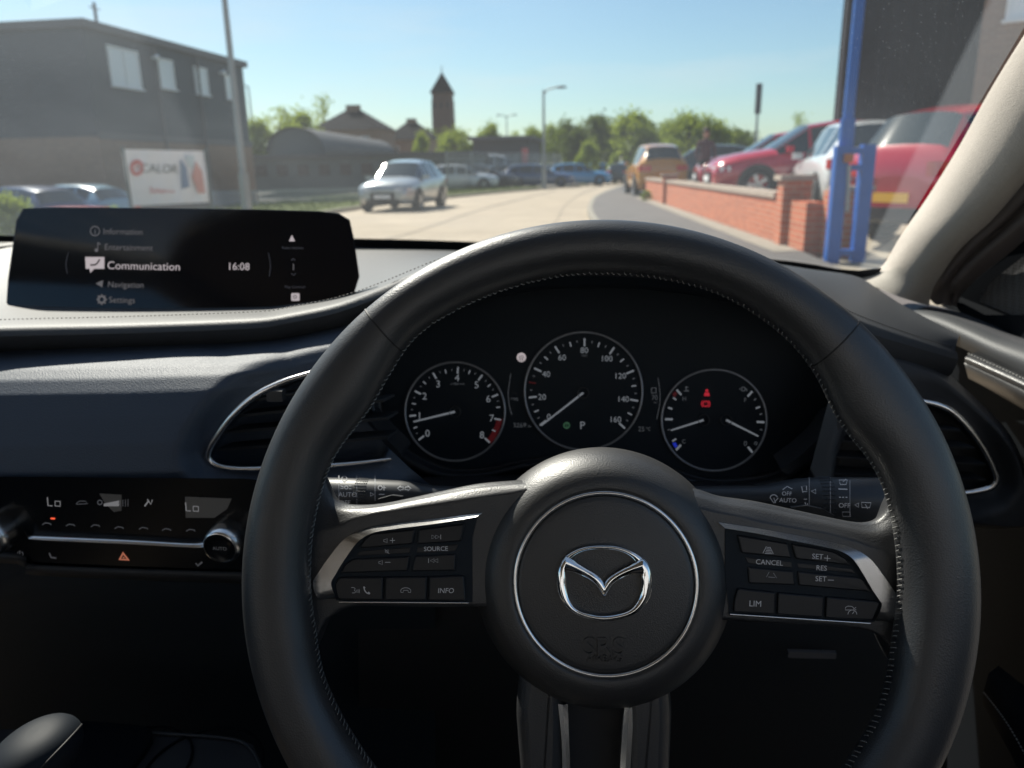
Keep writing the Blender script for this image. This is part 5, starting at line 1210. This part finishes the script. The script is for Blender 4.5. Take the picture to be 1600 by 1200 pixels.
# barrel roofed shed
s0 = P(466, 263, 55); s1 = P(590, 263, 82); R0 = (P(512, 240, 55).x-P(424, 240, 55).x)/2
t = Vector((s1.x-s0.x, s1.y-s0.y, 0)); L = t.length; rz = math.atan2(t.y, t.x); zb_ = P(466, 238, 55).z; zc_ = P(466, 198, 55).z
e = empty('barrel_roofed_shed', (s0.x, s0.y, 0), rz, 'pale grey shed with a curved barrel roof beyond the fence', 'shed')
mb = MB(); arc = [(R0*math.cos(a), zb_+(zc_-zb_)*math.sin(a)) for a in [math.pi*i/20 for i in range(21)]]
mb.grid([[Vector((u, y, z)) for y, z in arc] for u in (-.4, L*.5, L)], 0, True); mb.build('roof', X['shed'], e, inv=False)
mb = MB(); mb.add([Vector((0, y*.97, z-.1)) for y, z in arc]+[Vector((0, -R0*.97, 0)), Vector((0, R0*.97, 0))], [tuple(range(23))]); mb.box(0, L-.2, -R0*.96, -R0*.95, 0, zb_-.02); mb.box(0, L-.2, R0*.95, R0*.96, 0, zb_-.02); mb.build('walls', X['fence'], e, inv=False)
mb = MB(); mb.box(-.06, -.01, -R0*.45, R0*.45, 0, zb_*.75); mb.build('shutter_door', X['trimg'], e, inv=False)
# grey flat roofed cabin / workshop
a, b = P(738, 214, 62), P(828, 212, 62)
e = empty('flat_roofed_workshop', (a.x, 62, 0), 0, 'low grey flat roofed workshop in the middle distance right of the tower', 'building'); wd = b.x-a.x; hz_ = a.z
mb = MB(); mb.box(0, wd, 0, 9, 0, hz_-.25); mb.build('walls', X['shed'], e, inv=False)
mb = MB(); mb.box(-.3, wd+.3, -.6, 9.2, hz_-.248, hz_); mb.build('roof', X['trimg'], e, inv=False)
for q in (.08, .34, .62):
    mb = MB(); mb.box(wd*q, wd*(q+.2), -.05, -.002, .1, hz_*.62); mb.build('shutter_door', X['fence'] if q != .34 else X['clad'], e, inv=False)
mb = MB(); mb.box(wd*.86, wd*.97, -.1, -.002, hz_*.45, hz_*.75); mb.build('red_sign', X['pred'], e, inv=False)
mb = MB(); mb.box(wd*.50, wd*.60, -.1, -.002, hz_*.30, hz_*.50); mb.build('red_sign', X['pred'], e, inv=False)
# long low building behind the silver car
a, b = P(388, 244, 50), P(735, 236, 50)
e = empty('long_low_building', (a.x, 50, 0), 0, 'long low dark grey building with a pale roof edge behind the silver car', 'building'); wd = b.x-a.x
mb = MB(); mb.box(0, wd, 0, 6, 0, a.z-.2); mb.build('walls', X['fence'], e, inv=False); mb = MB(); mb.box(-.2, wd+.2, -.3, 6.2, a.z-.198, a.z+.05); mb.build('roof_edge', X['shed'], e, inv=False)
for q in range(10):
    mb = MB(); mb.box(wd*(.03+q*.097), wd*(.08+q*.097), -.04, -.002, 1.0, a.z-.6); mb.build('window', X['wglassd'], e, inv=False)

# ---------------------------------------------------------------- steel palisade fence
def palisade(a, b, h, label, step=.16, w_=.07, zb=0.0):
    t = (b-a); L = t.length; rz = math.atan2(t.y, t.x); e = empty('palisade_fence', (a.x, a.y, zb), rz, label, 'fence')
    mb = MB(); n_ = int(L/step)
    for i in range(n_):
        x = i*step; mb.add([(x, -.01, .06), (x+w_, -.01, .06), (x+w_, -.01, h-.08), (x+w_/2, -.01, h), (x, -.01, h-.08), (x+w_/2, .012, .06), (x+w_/2, .012, h-.05)], [(0,1,2,3,4),(0,5,6,4),(1,2,6,5),(3,4,6),(2,3,6)])
    mb.build('pales', X['steel'], e, inv=False)
    mb = MB(); mb.box(0, L, .02, .06, h*.16, h*.16+.05); mb.box(0, L, .02, .06, h*.8, h*.8+.05); mb.build('rail', X['steel'], e, inv=False)
    for i in range(int(L/2.75)+1):
        mb = MB(); mb.box(i*2.75-.04, i*2.75+.04, .062, .14, 0, h-.05); mb.build('post', X['steel'], e, inv=False)
a = G(335, 323); b = G(572, 317); palisade(Vector((a.x, a.y, 0)), Vector((b.x, b.y, 0)), .62, 'low pale steel rail fence on the verge left of the silver car', .16, .1)
a = P(700, 263, 44); b = P(880, 263, 58); palisade(Vector((a.x, a.y, 0)), Vector((b.x, b.y, 0)), 2.2, 'far steel palisade fence behind the parked cars in the middle distance', .2)
# banner on the left fence
q = [P(190, 233, 13.6), P(320, 236, 15.6), P(327, 316, 15.6), P(203, 322, 13.6)]
o0 = q[0]; bx = (q[1]-q[0]).normalized(); BP = plane3(q[3], q[2], q[0])
e = empty('banner', (q[3].x, q[3].y, 0), 0, 'white advertising banner with a red round logo tied between two posts on the left verge', 'banner'); ABS[e.name] = Matrix.Translation(e.location)
mb = MB(); n_ = 24; top_ = [(190+130*i/n_, 233+3*i/n_) for i in range(n_+1)]; bot_ = [(203+124*i/n_, 322-6*i/n_) for i in range(n_+1)]
mb.grid([[BP(tx*(1-v)+bx_*v, ty*(1-v)+by_*v, .012*math.sin(i*.9)+.01*math.sin(v*5+i)) for i, ((tx, ty), (bx_, by_)) in enumerate(zip(top_, bot_))] for v in [j/8 for j in range(9)]], 0, True)
mb.build('sheet', mat('white_banner_vinyl', (.85, .85, .88), .6), e)
mb = MB()
f_ = lambda x, y, o=0: BP(x, y, .03)
rr = lambda x, y, r1, r2, mi: mb.stroke(circle(x, y, (r1+r2)/2, 28, ry=(r1+r2)/2*1.25), r2-r1, f_, 0, mi, True)
rr(214, 262, 5.5, 10.5, 0); mb.stroke([(213.5,253),(214,264)], 2.4, f_, 0, 0)
mb.text('CALOR', 250, 263, 14, f_, 0, 1, wide=.92, rot=.03); mb.text('Sales', 246, 297, 9, f_, 0, 0, rot=.04); mb.text('now', 266, 298, 6, f_, 0, 0, rot=.04)
mb.fill([(282,248),(292,262),(296,292),(284,296)], f_, 0, 2); mb.fill([(306,252),(316,268),(321,302),(310,302),(300,276)], f_, 0, 3); mb.fill([(290,244),(304,243),(302,262),(296,262)], f_, 0, 4)
mb.build('print', [mat('banner_red', (.62, .10, .08), .6), mat('banner_grey', (.10, .11, .11), .6), mat('banner_blue', (.14, .22, .36), .6), mat('banner_pink', (.62, .30, .26), .6), mat('banner_pale', (.55, .66, .70), .6)], e)
for p_ in (q[0], q[1]):
    mb = MB(); mb.tube([Vector((p_.x, p_.y+.03, -.5)), Vector((p_.x, p_.y+.03, p_.z+.05))], .03, 8); mb.build('post', X['fence'], e)

# ---------------------------------------------------------------- lamp posts and poles
def lamp_post(px, ybase_Y, ytop, arm, label, r=.07, name='street_lamp', cat='street lamp', arm_len=1.2, m='steel'):
    Y = ybase_Y; b = P(px, 263, Y); zt_ = P(px, ytop, Y).z
    e = empty(name, (b.x, Y, 0), 0, label, cat)
    mb = MB(); mb.tube([Vector((0, 0, -.6)), Vector((0, 0, 1.2))], r*1.5, 12); mb.tube([Vector((0, 0, 1.18)), Vector((0, 0, zt_*.6)), Vector((0, 0, zt_))], [r, r*.85, r*.6], 12); mb.build('column', X[m], e, inv=False)
    for d in arm:
        mb = MB(); mb.tube([Vector((0, 0, zt_-.25)), Vector((d*arm_len*.3, 0, zt_)), Vector((d*arm_len, 0, zt_+.12))], r*.5, 8); a_ = mb.build('arm', X[m], e, inv=False)
        mb = MB(); mb.grid([[Vector((d*(arm_len+s*.55), .13*math.sin(a)*w_, zt_+.10+.07*math.cos(a)*w_)) for a in [2*math.pi*i/12 for i in range(12)]] for s, w_ in ((-.05,.3),(.1,.9),(.5,1.1),(.9,.8),(1.0,.2))], 0, True, True); mb.build('lamp_head', X['trimg'], e, inv=False)
lamp_post(379, 17, -160, (), 'tall bare grey pole in front of the dark clad building', .075, 'pole', 'pole')
lamp_post(401, 70, 134, (-1,), 'thin distant street lamp above the trees right of the dark building', .1, arm_len=.6)
lamp_post(850, 46, 140, (1,), 'street lamp with one arm in the middle of the skyline', .09, arm_len=.75)
lamp_post(793, 95, 181, (-1, 1), 'far off street lamp with two short arms above the workshop', .09, arm_len=.7)
lamp_post(1178, 60, 170, (), 'plain pole with a dark upper section, standing alone right of the trees', .12, 'pole', 'pole')
o = [x for x in bpy.data.objects if x.name.startswith('pole') and x.get('label', '').startswith('plain pole')][0]
z1 = P(1178, 155, 60).z; mb = MB(); mb.tube([Vector((0, 0, z1-1.0)), Vector((0, 0, P(1178, 131, 60).z))], .22, 12); mb.build('antenna_sleeve', X['trimg'], o, inv=False)

# ---------------------------------------------------------------- vehicles
def vehicle(name, L, Wd, H, pm, label, cat, loc, ang, z=0, group=None, suv=False, plate=None, small=False):
    e = empty(name, (loc[0], loc[1], z), ang, label, cat, group)
    zs = H/1.58; w2 = Wd/2
    st = [(.500,.70,.40,.60,.50,.63),(.488,.84,.27,.70,.62,.74),(.45,.94,.22,.78,.68,.85),(.37,.985,.20,.85,.72,.93),(.22,1,.20,.93,.74,1.02),
          (.06,1,.20,.96,.66,1.47),(-.08,1,.20,.98,.65,1.56),(-.28,1,.20,1.00,.63,1.54),(-.40,.985,.22,1.02,.60,1.46 if suv else 1.42),(-.475,.95,.26,1.03,.70,1.10),(-.492,.90,.30,.95,.68,1.00),(-.500,.78,.42,.72,.5,.74)]
    rings = []
    for (x, wf, zl, zb, wr, zr) in st:
        W_ = w2*wf
        half = [(W_*.80, zl), (W_*.97, zl+.10), (W_*1.0, .5*(zl+zb)), (W_*.985, zb-.06), (W_*.95, zb), (w2*wr*wf**.5, zr), (w2*wr*.80, zr+.035), (w2*wr*.4, zr+.055)]
        pts = [(y, z_) for y, z_ in half]+[(0, half[-1][1]+.004)]+[(-y, z_) for y, z_ in reversed(half)]
        rings.append([Vector((x*L, y, z_*zs)) for y, z_ in pts])
    K = len(rings[0])
    body = MB(); glassm = {}
    def face(i, j): return [rings[i][j], rings[i][j+1], rings[i+1][j+1], rings[i+1][j]]
    for i in range(len(st)-1):
        for j in range(K-1):
            side = (j == 4 or j == K-6); topp = 5 <= j < K-6
            key = None
            if side and 4 <= i <= 7: key = 'side_window'
            if topp and i == 4: key = 'windscreen'
            if topp and i == 8: key = 'rear_window'
            if key:
                f = face(i, j); c = (f[0]+f[1]+f[2]+f[3])/4
                glassm.setdefault((key, j < K//2 if key == 'side_window' else 0, i if key == 'side_window' else 0), []).append([c+(v-c)*(.90 if key == 'side_window' else 1.0) for v in f])
                if key == 'side_window':
                    n_ = 4; g_ = [c+(v-c)*.90 for v in f]
                    for q in range(4): body.add([f[q], f[(q+1) % 4], g_[(q+1) % 4], g_[q]], [(0,1,2,3)])
            else: body.add(face(i, j), [(0,1,2,3)], 0, True)
    body.add(rings[0], [tuple(range(K))[::-1]]); body.add(rings[-1], [tuple(range(K))])
    body.add([r_[0] for r_ in rings]+[r_[-1] for r_ in rings], [(i, i+1, len(st)+i+1, len(st)+i) for i in range(len(st)-1)], 1)
    body.build('body', [pm, X['blk']], e, inv=False, merge=.0005)
    for (key, _, _i), fl in glassm.items():
        g_ = MB()
        for f in fl: g_.add(f, [(0,1,2,3)], 0, True)
        g_.build(key, X['cglass'], e, inv=False, merge=.0005)
    wr_ = .34*zs
    for sx_ in (.30, -.29):
        for sy_ in (1, -1):
            c = Vector((sx_*L, sy_*w2*.90, wr_))
            arch = MB(); n_ = 20
            arch.grid([[c+Vector((math.cos(a)*r_, sy_*(w2*.10+.012), math.sin(a)*r_)) for a in [math.pi*i/n_ for i in range(-1, n_+2)]] for r_ in (wr_*1.22, wr_*.6)], 0, False); arch.build('wheel_arch', X['blk'], e, inv=False)
            ty = MB(); ty.grid([[c+Vector((math.cos(a)*r_, sy_*yy, math.sin(a)*r_)) for a in [2*math.pi*i/28 for i in range(28)]] for r_, yy in ((wr_*.62, -.1), (wr_*.95, -.1), (wr_, -.06), (wr_, .10), (wr_*.95, .135), (wr_*.66, .13))], 0, True, True)
            t_o = ty.build('wheel', X['tyre'], e, inv=False)
            if not small:
                rm = MB(); rm.grid([[c+Vector((math.cos(a)*r_, sy_*yy, math.sin(a)*r_)) for a in [2*math.pi*i/20 for i in range(20)]] for r_, yy in ((wr_*.66, .125), (wr_*.6, .10))], 0, True, True)
                for q in range(5):
                    a = 2*math.pi*q/5; d1_, d2_ = Vector((math.cos(a), 0, math.sin(a))), Vector((-math.sin(a), 0, math.cos(a))); y_ = Vector((0, sy_*.12, 0))
                    rm.add([c+y_+d2_*.03, c+y_-d2_*.03, c+y_+d1_*wr_*.62-d2_*.045, c+y_+d1_*wr_*.62+d2_*.045], [(0,1,2,3)])
                rm.build('rim', X['rim'], t_o, inv=False)
    for sy_ in (1, -1):
        h = MB(); h.grid([[Vector((x*L, sy_*w2*yy, z_*zs)) for x, yy in ((.497,.42),(.494,.66),(.474,.88),(.43,.955))] for z_ in (.62, .72)], 0, True)
        h.build('headlight', X['lamp'], e, inv=False)
        h = MB(); h.grid([[Vector((x*L, sy_*w2*yy, z_*zs)) for x, yy in ((-.506,.50),(-.503,.80),(-.488,.94),(-.455,.97))] for z_ in (.80, .96)], 0, True)
        h.build('tail_light', X['tail'], e, inv=False)
        m_ = MB(); m_.box(.15*L, .15*L+.12, sy_*(w2+.04)-.09, sy_*(w2+.04)+.09, .98*zs, 1.10*zs); m_.build('door_mirror', pm, e, inv=False)
    gr = MB(); gr.box(.4995*L, .506*L, -w2*.42, w2*.42, .36*zs, .60*zs); gr.build('grille', X['blk'], e, inv=False)
    bp_ = MB(); bp_.box(-.507*L, -.497*L, -w2*.75, w2*.75, .30*zs, .44*zs); bp_.build('bumper', X['blk'], e, inv=False)
    fp = MB(); fp.box(.5062*L, .511*L, -.26, .26, .42*zs, .53*zs); fp.build('front_plate', X['white'], e, inv=False)
    if plate: pb = MB(); pb.box(-.512*L, -.5075*L, -.26, .26, .50*zs, .61*zs); pb.build('number_plate', X[plate], e, inv=False)
    return e
PG = 'cars parked along the road and in the yards'
def at(px, Y): v = P(px, 263, Y); return (v.x, v.y)
def car_(px, Y, ang, L, Wd, H, pm, label, z=0, **k): return vehicle('parked_car', L, Wd, H, X[pm], label, 'car', at(px, Y), R(ang), z, group=PG, **k)
g_ = G(628, 325)
car_(631, 25.0, -94, 4.2, 1.78, 1.50, 'psilver', 'silver hatchback facing us at the left edge of the road')
car_(700, 58, 20, 4.2, 1.75, 1.45, 'pred', 'red car half hidden behind the silver hatchback', small=True)
car_(905, 53, 8, 4.2, 1.75, 1.45, 'pblue', 'bright blue hatchback at the bend of the road, the nearer of the two blue cars', small=True)
car_(944, 62, 20, 4.2, 1.75, 1.45, 'pblue', 'blue car behind the bright blue hatchback, the farther of the two', small=True)
car_(800, 52, 10, 4.5, 1.8, 1.45, 'pdark', 'dark grey car parked below the workshop, left one of the pair', small=True)
car_(842, 50, 5, 4.5, 1.8, 1.42, 'pnavy', 'dark navy car parked between the grey car and the blue hatchback', small=True)
car_(722, 47, 8, 4.3, 1.75, 1.45, 'pwhite', 'white hatchback parked just right of the silver hatchback, by the fence', small=True)
car_(757, 49, 4, 4.4, 1.75, 1.45, 'pdark', 'dark car parked between the white hatchback and the workshop cars', small=True)
vehicle('parked_van', 5.2, 1.95, 2.15, X['pwhite'], 'white van parked behind the row of cars below the workshop', 'van', at(783, 57), R(6), 0, group=PG, small=True, suv=True)
car_(868, 66, 12, 4.2, 1.75, 1.45, 'psilver', 'small silver car far behind the bright blue hatchback', small=True)
car_(972, 60, 80, 4.4, 1.8, 1.5, 'pdark', 'small dark car at the far end of the road beside the gold off-roader', small=True)
car_(1022, 33.0, 96, 4.6, 1.95, 2.0, 'pgold', 'gold off-roader with dark rear window seen from behind at the start of the brick wall', suv=True, plate='yplate')
car_(1096, 34, 176, 4.4, 1.8, 1.55, 'pdark', 'dark car on the forecourt between the gold off-roader and the red cars', z=FZ)
car_(1216, 22.5, 181, 4.4, 1.8, 1.6, 'pred', 'farther red car of the forecourt with its nose in the sun', z=FZ)
car_(1266, 18.6, 183, 4.5, 1.85, 1.64, 'pred', 'cherry red sports utility car side on behind the brick wall', z=FZ, suv=True)
car_(1334, 15.6, 86, 4.2, 1.75, 1.55, 'pwhite', 'white car on the forecourt behind the blue gate post', z=FZ-.1, suv=True)
car_(1560, 12.0, 34, 4.3, 1.8, 1.74, 'pred', 'red hatchback with a yellow number plate on the far right beside the windscreen pillar', z=.14, suv=True, plate='yplate')
car_(15, 19.5, 160, 4.3, 1.8, 1.45, 'pnavy', 'navy car behind the grass on the far left', z=-.5)
car_(92, 21.5, 168, 4.2, 1.75, 1.45, 'plblue', 'light blue car behind the verge between the navy car and the banner', z=-.5)
car_(72, 18.3, 175, 3.9, 1.7, 1.3, 'pred', 'red car mostly hidden behind the screen on the far left', z=-.85, small=True)

# ---------------------------------------------------------------- a person by the red car
pe = P(1101, 263, 22.0)
bmk = bpy.data.meshes.new('person'); 
J = {'pel': (0,0,.95,.15,.12), 'wai': (0,0,1.10,.14,.11), 'che': (0,.0,1.32,.18,.12), 'nek': (0,0,1.50,.06,.06), 'hd0': (0,-.01,1.60,.085,.09), 'hd1': (0,-.01,1.70,.09,.10), 'hd2': (0,0,1.79,.05,.06),
     'shl': (.19,0,1.42,.06,.06), 'ell': (.25,-.02,1.14,.045,.045), 'wrl': (.24,-.12,.92,.03,.03), 'hal': (.23,-.15,.84,.028,.04), 'shr': (-.19,0,1.42,.06,.06), 'elr': (-.25,-.02,1.14,.045,.045), 'wrr': (-.22,-.14,.94,.03,.03), 'har': (-.21,-.17,.86,.028,.04),
     'hil': (.09,0,.88,.10,.10), 'knl': (.10,-.03,.50,.065,.065), 'anl': (.11,.02,.09,.045,.045), 'tol': (.12,-.14,.04,.045,.035), 'hir': (-.09,0,.88,.10,.10), 'knr': (-.10,.0,.50,.065,.065), 'anr': (-.11,.04,.09,.045,.045), 'tor': (-.12,-.12,.04,.045,.035)}
ks = list(J); E_l = [('pel','wai'),('wai','che'),('che','nek'),('nek','hd0'),('hd0','hd1'),('hd1','hd2'),('che','shl'),('shl','ell'),('ell','wrl'),('wrl','hal'),('che','shr'),('shr','elr'),('elr','wrr'),('wrr','har'),('pel','hil'),('hil','knl'),('knl','anl'),('anl','tol'),('pel','hir'),('hir','knr'),('knr','anr'),('anr','tor')]
bmk.from_pydata([J[k][:3] for k in ks], [(ks.index(a), ks.index(b)) for a, b in E_l], [])
po = bpy.data.objects.new('person', bmk); sc.collection.objects.link(po); po.location = (pe.x, pe.y, FZ); po.scale = (.97, .97, .97)
md = po.modifiers.new('skin', 'SKIN'); 
for i, k in enumerate(ks): bmk.skin_vertices[0].data[i].radius = J[k][3:]
bmk.skin_vertices[0].data[0].use_root = True
po.modifiers.new('smooth', 'SUBSURF').levels = 1; po.modifiers['smooth'].render_levels = 2
cm = bpy.data.materials.new('dark_maroon_clothing_and_skin'); cm.use_nodes = True; t = cm.node_tree; b = t.nodes['Principled BSDF']; b.inputs['Roughness'].default_value = .85
tc = t.nodes.new('ShaderNodeTexCoord'); sx = t.nodes.new('ShaderNodeSeparateXYZ'); cr = t.nodes.new('ShaderNodeValToRGB'); t.links.new(tc.outputs['Object'], sx.inputs[0])
mr = t.nodes.new('ShaderNodeMapRange'); mr.inputs[2].default_value = 1.9; t.links.new(sx.outputs[2], mr.inputs[0]); t.links.new(mr.outputs[0], cr.inputs[0]); cr.color_ramp.interpolation = 'CONSTANT'
cr.color_ramp.elements[0].color = (.015, .015, .02, 1); cr.color_ramp.elements[1].position = .49; cr.color_ramp.elements[1].color = (.07, .018, .03, 1); e_ = cr.color_ramp.elements.new(.795); e_.color = (.42, .24, .17, 1)
t.links.new(cr.outputs[0], b.inputs['Base Color']); bmk.materials.append(cm)
tag(po, 'person in dark maroon top and black trousers standing on the forecourt beside the red cars', 'person')
mb = MB(); rows = []
for i in range(9):
    ph = math.pi*.56*i/8; rows.append([Vector((.098*math.sin(ph)*math.cos(a), .108*math.sin(ph)*math.sin(a)+.012, 1.70+.115*math.cos(ph))) for a in [2*math.pi*j/20 for j in range(20)]])
mb.grid(rows, 0, True, True); mb.build('hair', mat('brown_hair', (.05, .03, .02), .7), po, inv=False)

# ---------------------------------------------------------------- trees
def tree_mesh(seed, Hh, Rr, dark=False, dens=1.0, narrow=False):
    r = random.Random(seed); tr_ = MB(); cr_m = MB()
    tr_.tube([Vector((0,0,-.5)), Vector((.05,0,Hh*.25)), Vector((r.uniform(-.2,.2),0,Hh*.5)), Vector((0,0,Hh*.8))], [Hh*.028, Hh*.022, Hh*.014, Hh*.004], 8)
    cl = []
    for i in range(30):
        a = r.uniform(0, 6.28); zz = r.uniform(.10, .98); rad = Rr*math.sqrt(max(.05, 1-((zz-.50)/.52)**2))*r.uniform(.35, 1.0)
        p_ = Vector((math.cos(a)*rad, math.sin(a)*rad, zz*Hh)); cl.append((p_, Rr*r.uniform(.22, .42)))
        b0 = Vector((0, 0, Hh*max(.18, zz-.25))); tr_.tube([b0, (b0+p_)/2+Vector((0, 0, .1)), p_], [Hh*.008, Hh*.005, Hh*.002], 5, cap=False)
    for i in range(int(5200*dens)):
        c, s_ = cl[r.randrange(len(cl))]
        d = Vector((r.gauss(0, 1), r.gauss(0, 1), r.gauss(0, .9))); p_ = c+d*s_*.55; sz = Rr*r.uniform(.035, .08)
        q = Quaternion((r.uniform(-1,1), r.uniform(-1,1), r.uniform(-1,1), r.uniform(-1,1))).normalized()
        cr_m.add([p_+q@Vector((-sz, 0, 0)), p_+q@Vector((0, -sz*.7, 0)), p_+q@Vector((sz, 0, 0)), p_+q@Vector((0, sz*.7, 0))], [(0,1,2,3)])
    def me(mb_, m): 
        o_ = mb_.build('tmp', m); d_ = o_.data; bpy.data.objects.remove(o_); return d_
    return me(tr_, X['bark']), me(cr_m, X['leafd'] if dark else X['leaf'])
protos = [tree_mesh(1, 8, 3.2), tree_mesh(2, 8, 3.0, True), tree_mesh(3, 8, 2.6), tree_mesh(4, 8, 3.4, True), tree_mesh(5, 8, 2.6, False, .30)]
def tree(px, ytop, Y, wpx, kind, label, group='trees along the skyline', sub='tree'):
    b = P(px, 263, Y); zt_ = P(px, ytop, Y).z; e = empty(sub, (b.x, Y, 0), rnd.uniform(0, 6.28), label, 'tree', group)
    trk, crn = protos[kind]
    sx_ = wpx*1.3/F*Y/2/3.2; sz_ = zt_/8.3
    for n_, d_ in (('trunk', trk), ('crown', crn)):
        o_ = bpy.data.objects.new(n_, d_); sc.collection.objects.link(o_); o_.parent = e; o_.scale = (sx_, sx_, sz_)
TL = [(402,190,60,50,0,'yellow green tree at the right end of the dark building'),(440,168,75,70,4,'thinly leaved tree rising left of the barrel roofed shed'),(470,178,80,60,0,'bushy yellow green tree directly behind the barrel roofed shed'),
 (512,150,120,60,4,'bare twiggy treetop showing above the larger house roof'),(575,185,125,60,4,'sparse tree between the two house roofs'),(658,210,90,22,0,'small yellow tree in front of the smaller house'),
 (668,202,130,46,3,'dark bush at the left foot of the tower'),(714,205,100,50,0,'yellow green bush at the right foot of the tower'),(764,196,110,34,0,'small round tree behind the workshop roof'),
 (805,205,130,40,4,'thin tree to the right of the workshop'),(838,200,85,44,2,'yellow green tree beside the one armed street lamp'),(866,196,85,40,2,'light green tree just right of the one armed street lamp'),
 (893,188,80,46,1,'first dark green tree of the dense row'),(922,184,80,50,3,'second dark green tree of the dense row, left of its highest point'),(952,190,82,46,1,'dark tree in the dip of the dense row'),(985,178,78,60,0,'highest and brightest green tree of the dense row'),
 (1015,192,84,44,3,'dark tree above the roof of the gold off-roader'),(1045,192,80,46,2,'pale tree to the right of the gold off-roader'),(1075,180,74,56,0,'tall yellow green tree above the dark forecourt car'),(1108,183,74,52,2,'yellow green tree behind the person'),
 (1136,200,90,50,1,'low dark tree at the right end of the tree row'),(1160,206,100,50,3,'dark bush beyond the roof of the red cars'),(1243,176,95,36,4,'small thin tree standing alone above the red car roof'),
 (918,224,55,28,0,'small yellow bush growing behind the blue hatchback'),(958,240,60,20,2,'low bush between the blue cars and the gold off-roader')]
for a in TL: tree(*a)
# bushes by the verge
for px, Y, s_, lab in ((8, 12.5, 60, 'bright green bush at the far left edge of the verge'), (172, 13.2, 40, 'small green shrub left of the banner'), (300, 13.0, 46, 'small green shrub under the right end of the banner'), (1012, 26.5, 10, 'yellow weed at the far foot of the brick wall')):
    b = P(px, 263, Y); e = empty('shrub', (b.x, Y, gz(b.x, Y)), 0, lab, 'shrub', 'shrubs at the roadside'); sz_ = {60: .85, 40: .6, 46: .5, 10: .4}[s_]
    for n_, d_ in (('stem', protos[0][0]), ('foliage', protos[0][1])):
        o_ = bpy.data.objects.new(n_, d_); sc.collection.objects.link(o_); o_.parent = e; o_.scale = (sz_*.14, sz_*.14, sz_*.125)
